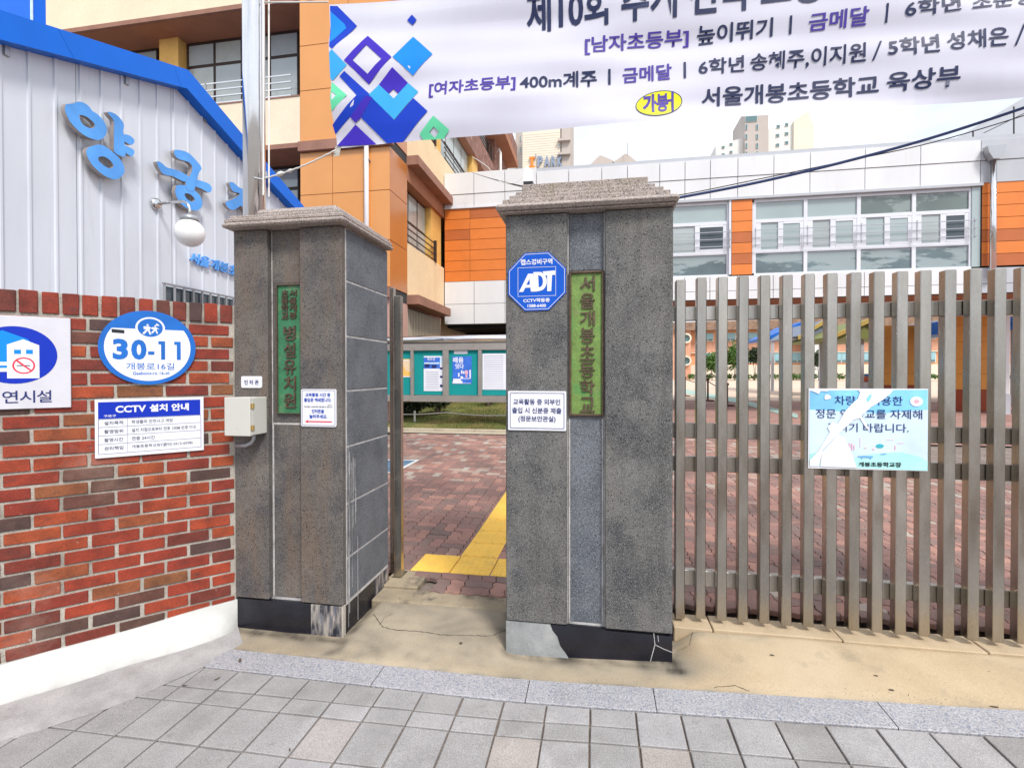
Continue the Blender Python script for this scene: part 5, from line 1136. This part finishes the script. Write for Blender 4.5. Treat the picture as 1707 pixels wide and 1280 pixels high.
def pl(s,mt,nm,rects,n=-.0215): 
    for r in rects: m=MB(); q=nrect(*r); m.prism([[(q[0],q[2]),(q[1],q[2]),(q[1],q[3]),(q[0],q[3])]],NF,n,n); m.build(nm,mt,s)
s=poster('orange and white poster in the leftmost visible panel of the notice board',nrect(60,212,295,480),'poster_orange'); pl(s,'paper','printed_text',[(95,200,305,318),(100,205,330,338),(120,205,350,358),(140,205,370,378),(150,205,390,398),(165,205,410,418),(92,210,470,480)])
s=poster('white poster with a blue photo header in the notice board',nrect(340,543,265,622),'paper'); pl(s,'poster_blue','header_photo',[(340,505,280,392)],-.0218); pl(s,'sign_pale','printed_band',[(505,543,265,340),(345,500,330,345)],-.0215); pl(s,'ink_navy','printed_figure',[(505,543,380,402),(505,543,465,488),(505,543,555,582),(350,400,345,380),(420,470,355,388)],-.0212); pl(s,'ink_grey','printed_text',[(360,490,y,y+3) for y in range(425,610,17)],-.0213)
m=MB(); q=nrect(375,455,270,310); text(m,'청소년',rect(NF,*q,-.021),(0,-1,0),.02,0); m.build('lettering','paper',s)
s=poster('blue poster with large white Korean title in the notice board',nrect(632,828,268,548),'poster_blue')
m=MB(); text(m,'배움',rect(NF,*nrect(638,745,275,335),-.0215),(0,-1,0),.03,0); text(m,'잇다',rect(NF,*nrect(660,748,342,395),-.0215),(0,-1,0),.03,0); m.build('lettering','paper',s)
pl(s,'paper','printed_drawing',[(720,735,410,445),(740,755,420,445),(690,705,435,475),(715,740,470,498),(805,820,405,495),(740,820,490,497),(640,720,495,520),(634,735,520,540),(634,820,540,545)]); pl(s,'pink_ink','printed_figure',[(760,790,410,450),(765,785,455,480)])
s=poster('large pale text sheet in the notice board beside the wider pillar',nrect(938,1260,240,608),'paper'); pl(s,'ink_grey','printed_text',[(955,1150,y,y+3) for y in range(265,600,22)])
s=poster('small pale label strip above the blue poster',nrect(648,785,210,242),'paper')
# shrub, tree trunk, lawn rope
def shrub(label,c,r,n,sz,mt,cat='shrub',stems=3,name='shrub',sq=.7,zg=None):
    zg=hl(c[0],c[1]) if zg is None else zg
    s=thing(name,label,cat,(c[0],c[1],zg)); m=MB(); leaves(m,c,r,n,sz,rnd,sq)
    for k in range(4):
        a=rnd.uniform(0,6.28); leaves(m,(c[0]+r*.6*math.cos(a),c[1]+r*.5*math.sin(a),c[2]+r*rnd.uniform(-.2,.35)*sq),r*.55,n//4,sz,rnd,sq)
    m.build('foliage' if name!='tree' else 'crown',mt,s)
    for k in range(stems):
        a=rnd.uniform(0,6.28); MB().tube([(c[0]+.05*math.cos(a),c[1]+.05*math.sin(a),zg-.05),(c[0]+.12*math.cos(a),c[1]+.1*math.sin(a),(zg+c[2])/2),(c[0]+r*.4*math.cos(a),c[1]+r*.4*math.sin(a),c[2])],[.05,.04,.02],7).build('trunk' if name=='tree' else 'stem','bark',s)
    return s
p=atY(680,686,11.9); shrub('dense dark evergreen shrub under the left end of the notice board',(p.x-.05,11.9,.80),.62,2600,.045,'leaf_dark')
p=atY(730,680,12.2); shrub('small dark evergreen shrub with a bare stem beside the dense one',(p.x,12.2,.84),.38,1300,.04,'leaf_dark',stems=2)
p=atY(815,668,13.6); shrub('low dark clipped shrub behind the lawn near the wider pillar',(p.x,13.6,.93),.26,800,.04,'leaf_dark',stems=2)
s=thing('rope_fence','low white rope strung on stubby posts along the lawn edge','rope fence',(-4,10.75,.3)); pts=[]
for k in range(31): x=-7.5+.2*k*1.0+.1*0; pts.append((x,11.2,.62-.06*abs(math.sin(k*math.pi/10))))
MB().tube(pts,.013,6).build('rope','rope_white',s,smooth=True)
for x in (-7.5,-5.5,-4.3,-1.5): MB().tube([(x,11.2,.2),(x,11.2,.65)],.025,8).build('post','rope_white',s)
# rope barrier posts in the yard
prev=None
for i,(px,pt,pbm,Y) in enumerate(((1142,629,660,None),(1180,632,668,None),(1212,640,676,None))):
    b_=atZ(px,pbm,ZF); zt=atY(px,pt,b_.y).z
    s=thing('barrier_post',('slim brown barrier post farthest from the fence','slim brown barrier post in the middle of the roped row','slim brown barrier post nearest the fence in the roped row')[i],'barrier post',(b_.x,b_.y,ZF),'roped barrier posts')
    MB().tube([(b_.x,b_.y,ZF),(b_.x,b_.y,zt)],.04,8).build('pole','rope_brown',s); MB().lathe([(.28,0),(.26,.04),(.05,.06)],(b_.x,b_.y,ZF),16).build('foot','rope_brown',s)
    MB().lathe([(.07,-.05),(.07,.03),(.001,.05)],(b_.x,b_.y,zt),10).build('cap','rope_brown',s)
    if prev: 
        a=Vector(prev); c=Vector((b_.x,b_.y,zt-.08)); o=MB().tube([a.lerp(c,k/10)-Vector((0,0,.12*math.sin(k/10*math.pi))) for k in range(11)],.02,6).build('barrier_rope','rope_brown',None); tag(o,('dark rope sagging between the far and middle barrier posts','dark rope sagging between the middle and near barrier posts')[i-1],'rope')
    prev=(b_.x,b_.y,zt-.08)
# ---- under the link building: orange piers, wash stand, canopies
def pier(lab,px0,px1,pybot,Y=None):
    b_=atZ((px0+px1)/2,pybot,ZF); a=atY(px0,600,b_.y).x; c=atY(px1,600,b_.y).x
    s=thing('orange_pier',lab,'pillar',((a+c)/2,b_.y,.1),'orange piers under the link building')
    hh=[ZF-.01,1.0,1.5,2.0,2.55,3.1,3.65]
    for i in range(6): box('clad_panel','pillar_red' if i==0 else 'pillar_orange',s,a,c,b_.y,b_.y+(c-a)*.8,hh[i]+.006,hh[i+1],.004)
    box('core','seam_dark',s,a+.02,c-.02,b_.y+.02,b_.y+(c-a)*.7,.1,3.65)
pier('wide orange pier with dark red base behind the right end of the fence',1591,1649,685); pier('orange pier with dark red base behind the bleached sign',1474,1526,668)
ws=atZ(1455,662,ZF); a=atY(1425,600,ws.y).x; c=atY(1482,600,ws.y).x
s=thing('wash_stand','grey outdoor wash stand with a red rim and taps under the canopy','wash stand',((a+c)/2,ws.y,.1))
box('trough','clad_grey',s,a,c,ws.y,ws.y+.8,.1,1.1,.02); box('rim','pillar_red',s,a-.05,c+.05,ws.y-.05,ws.y+.85,1.101,1.35,.02); box('basin_top','canopy_blue',s,(a+c)/2,c,ws.y+.1,ws.y+.7,1.351,1.5,.02)
for k in range(4):
    x=a+(c-a)*(k+.5)/4; MB().tube([(x,ws.y,.75),(x,ws.y-.15,.78),(x,ws.y-.18,.68)],.03,6).build('tap','bright_steel',s)
def canopy(lab,Y,L_,roof,edge,posts=()):
    P_=[(lambda p:(p.x,p.z))(atY(x,y,Y)) for x,y in L_]; s=thing('canopy',lab,'canopy',(sum(p[0] for p in P_)/len(P_),Y,.1))
    MB().prism([P_],FR(Y),-5,0,True).build('roof',roof,s); n=len(P_)
    for (i,j) in ((0,1),(1,2)):
        (a,b_),(c,d)=P_[i],P_[j]; MB().prism([[(a,b_),(c,d),(c,d-.22),(a,b_-.22)]],FR(Y),.001,.15,True).build('fascia',edge,s)
    for px in posts: x=atY(px,600,Y).x; box('post','clad_grey',s,x-.08,x+.08,Y+.2,Y+.36,.1,min(p[1] for p in P_)+.1)
canopy('blue-edged play canopy at the left of the yard behind the fence',36,[(1278,562),(1340,535),(1345,558),(1283,566)],'canopy_blue','canopy_blue',(1290,))
canopy('slate canopy roof with yellow edge behind the fence',30,[(1330,560),(1372,534),(1420,556),(1420,562)],'canopy_slate','canopy_yellow',(1372,))
canopy('olive and yellow canopy roof above the bleached sign',27,[(1378,562),(1445,532),(1505,556),(1505,564),(1380,566)],'canopy_olive','canopy_yellow',(1441,1500))
canopy('short slate canopy with tan edge beside the wide orange pier',25,[(1548,552),(1590,530),(1612,545),(1612,556)],'canopy_slate','canopy_yellow',(1600,))
canopy('royal blue canopy edge over the wide orange pier',21,[(1626,527),(1700,529),(1704,548),(1628,550)],'canopy_blue','canopy_blue',(1702,))
s=atZ(1676,690,ZF); o=thing('white_pier','white and grey pier at the far right behind the fence','pillar',(s.x,s.y,.1)); box('shaft','clad_white',o,atY(1668,600,s.y).x,atY(1684,600,s.y).x,s.y,s.y+.5,.9,3.65,.01); box('plinth','clad_grey',o,atY(1667,600,s.y).x,atY(1685,600,s.y).x,s.y-.02,s.y+.52,.2,.899,.01)
# ================================================================== coral school building across the playground
YC=95; C_F=FR(YC); cx_=lambda px:atY(px,600,YC).x; cz=lambda py:atY(1300,py,YC).z
cb=thing('coral_building','long coral brick school building with tiled roof across the playground','building',(cx_(1400),YC+5,0))
fb('wall','coral_wall',cb,C_F,cx_(1150),cx_(2000),0,cz(549),-10,0); fb('wall','coral_stone',cb,C_F,cx_(1040),cx_(1149),0,cz(549),-10,1.5)
fb('brick_band','coral_stone',cb,C_F,cx_(1150),cx_(2000),cz(586),cz(570),0,.15); fb('string_course','far_cream',cb,C_F,cx_(1150),cx_(2000),cz(588),cz(586.5),0,.4); fb('plinth','far_cream',cb,C_F,cx_(1150),cx_(2000),0,cz(608),0,.3)
MB().prism([[(cx_(1030),cz(550)),(cx_(2000),cz(550)),(cx_(2000),cz(531)),(cx_(1060),cz(537))]],C_F,-8,2.2,True).build('roof','roof_tile',cb)
for k in range(17):
    px=1180+k*37; 
    for (y0,y1) in ((568,553.5),(605,587.5)):
        W_=fb('window','far_white',cb,C_F,cx_(px-9),cx_(px+9),cz(y0),cz(y1),0,.18)
        for j in range(2): fb('pane','light_pane',W_,C_F,cx_(px-8+j*8.4),cx_(px-.4+j*8.4),cz(y0-4.5),cz(y1+.8),.181,.25)
        for j in range(2): fb('pane','far_glass',W_,C_F,cx_(px-7.6+j*8.4),cx_(px-1+j*8.4),cz(y0-.8),cz(y0-4),.181,.25)
for y in (563,601):
    c=(cx_(1141),cz(y)); r=cx_(1149.5)-cx_(1141); MB().prism([ell(*c,r,r,28),ell(*c,r*.7,r*.7,28)],C_F,1.5,2.0).build('round_frame','far_cream',cb); MB().prism([ell(*c,r*.7,r*.7,28)],C_F,1.5,1.6).build('round_pane','far_glass',cb)
wb_=thing('white_annex','white gabled annex attached before the coral building','building',(cx_(1352),YC-3,0)); fb('wall','far_white',wb_,FR(YC-3),cx_(1335),cx_(1373),0,cz(565),-2.9,0); fb('roof','soffit',wb_,FR(YC-3),cx_(1318),cx_(1335)-.02,cz(574),cz(566),-2.9,0)
rnd=random.Random(41)
for i,(px,py,r,n,mt,lab) in enumerate(((1220,590,1.9,1500,'leaf_green','bright green young tree before the coral building'),(1183,600,1.3,700,'leaf_green','small green tree near the round windows of the coral building'),(1252,588,1.1,600,'leaf_dark','small dark tree between two windows of the coral building'),(1356,594,1.2,600,'leaf_dark','dark green tree before the white annex'))):
    p=atY(px,py,88); shrub(lab,(p.x,86,p.z-.5),r*1.3,n,.26,mt,'tree',2,'tree',1.15,zg=.1)
m=MB()
for k in range(60): x=cx_(1150)*.93+k*1.45; leaves(m,(x,87.2+rnd.uniform(-.3,.3),.95),1.0,110,.22,rnd,.6)
o=m.build('hedge','leaf_green',None,smooth=False); tag(o,'low clipped green hedge along the foot of the coral building','hedge')
fb('planter_kerb','far_cream',None,FR(88),cx_(1150)*.9,80,.1,.35,-.3,0,kind='structure')
# ================================================================== apartments far off
def tower(lab,Y,boxes,wins=(),name='apartment_block'):
    ax=[atY(b_[0],250,Y).x for b_ in boxes]; s=thing(name,lab,'apartment block',(sum(ax)/len(ax),Y,0)); F=FR(Y)
    for (x0,x1,yt,yt2,mt,n) in boxes:
        a,c=atY(x0,yt,Y),atY(x1,yt2,Y); MB().prism([[(a.x,0),(c.x,0),(c.x,c.z),(a.x,a.z)]],F,-14,n,True).build('wall',mt,s)
    for (x0,x1,y0,y1,mt,n) in wins:
        a=atY(x0,y0,Y-n); c=atY(x1,y1,Y-n); W_=MB().box(a.x,c.x,Y-n-.25,Y-n,c.z,a.z,.02).build('window','far_white',s); MB().box(a.x+.1,c.x-.1,Y-n-.32,Y-n-.26,c.z+.1,a.z-.1).build('pane',mt,W_)
    return s
yT=150
s=tower('tall cream apartment block with a brown edge and large lettering, above the grey pillar',yT,[(871,934,150,150,'far_cream',0),(934,953,150,150,'far_tan',-1),(936,951,150,150,'far_tan',0.0)],
  [(931.5,934,y,y+6,'far_glass',0.2) for y in (240,)])
for y in (233,256): a=atY(930,y,yT-.5); c=atY(951,y+2,yT-.5); MB().box(a.x,c.x,yT-1.2,yT-.1,c.z,a.z).build('ledge','far_tan',s)
for y in range(226,290,4): a=atY(871,y,yT-.05); c=atY(934,y,yT-.05); MB().box(a.x,c.x,yT-.06,yT-.001,a.z-.05,a.z+.05).build('groove','far_cream',s)
sT=thing('tower_lettering','orange and steel blue raised lettering reading I PARK on the cream tower','lettering',(atY(910,270,yT-.3).x,yT-.4,atY(910,280,yT).z)); N=(0,-1,0)
def tl_(s_,x0,x1,y0,y1,mt,bold): m=MB(); text(m,s_,[atY(x0,y0,yT-.3),atY(x1,y0,yT-.3),atY(x1,y1,yT-.3),atY(x0,y1,yT-.3)],N,bold,0,.4); m.build('letter',mt,sT)
m=MB(); 
for (x0,x1,y0,y1) in ((882.5,891.5,263,265.3),(885,889,265.3,278),(882,891.5,278,280.5)): a=atY(x0,y0,yT-.3); c=atY(x1,y1,yT-.3); m.box(a.x,c.x,yT-.7,yT-.3,c.z,a.z)
flat('letter_orange',(.85,.26,.04)); flat('letter_steel',(.25,.30,.40)); m.build('letter','letter_orange',sT)
for ch,(x0,x1) in zip("'PARK",((892.5,894,),(896,905),(907,917),(919,927),(929,938))): tl_(ch,x0,x1,258 if ch=="'" else 261,263 if ch=="'" else 279,'letter_steel',.05)
tower('pale apartment block partly hidden left of the cream tower',170,[(836,860,245,240,'far_white',0),(860,871,190,190,'far_tan',1)],[(846,852,241.5,246,'far_glass',0),(866,868.5,y0,y0+9,'far_glass',1) if 0 else (867,869,226,236,'far_glass',1),(867,869,246,256,'far_glass',1)])
wn_=[(x,x+5,y,y+4,'far_glass',0) for (x,y) in ((1203,244),(1216,239),(1203,256),(1216,252))]+[(x,x+6,y+(.0),y+5,'far_glass',0) for (x,y) in ((1294,209),(1308,206),(1293,224),(1308,221),(1293,240),(1308,236),(1294,255),(1308,251))]
tower('white and tan apartment complex with a tall brown core on the skyline',190,[(1193,1239,243,230,'far_white',0),(1239,1278,188,186,'far_tan',2),(1279,1322,217,206,'far_white',0),(1321.5,1345,204,188,'far_cream',1),(1345,1355,188,213,'far_cream',1)],
  wn_+[(x,x+4,y,y+9,'far_glass',2) for x in (1242,1260) for y in (208,224,239,253)]+[(1242,1262,192,203,'far_glass',2)])
sr_=thing('far_house','low pale house with shallow gabled roofs just above the link roof','house',(atY(1020,275,60).x,60,0)); F=FR(60); hp_=lambda px,py:(lambda p:(p.x,p.z))(atY(px,py,60))
MB().prism([[hp_(985,300),hp_(1062,300),hp_(1062,272),hp_(985,275)]],F,-6,0,True).build('wall','far_cream',sr_)
for L_ in ([(984,277),(999,262),(1003,262),(1022,270),(1024,275)],[(1020,274),(1042,259),(1045,259),(1060,271),(1060,274)]): MB().prism([[hp_(*q_) for q_ in L_]],F,-6,.4,True).build('roof','far_tan',sr_)
a=hp_(1045,245); c=hp_(1045,262); MB().tube([(a[0],59,c[1]-.3),(a[0],59,a[1])],.05,5).build('aerial','grey_metal',sr_)
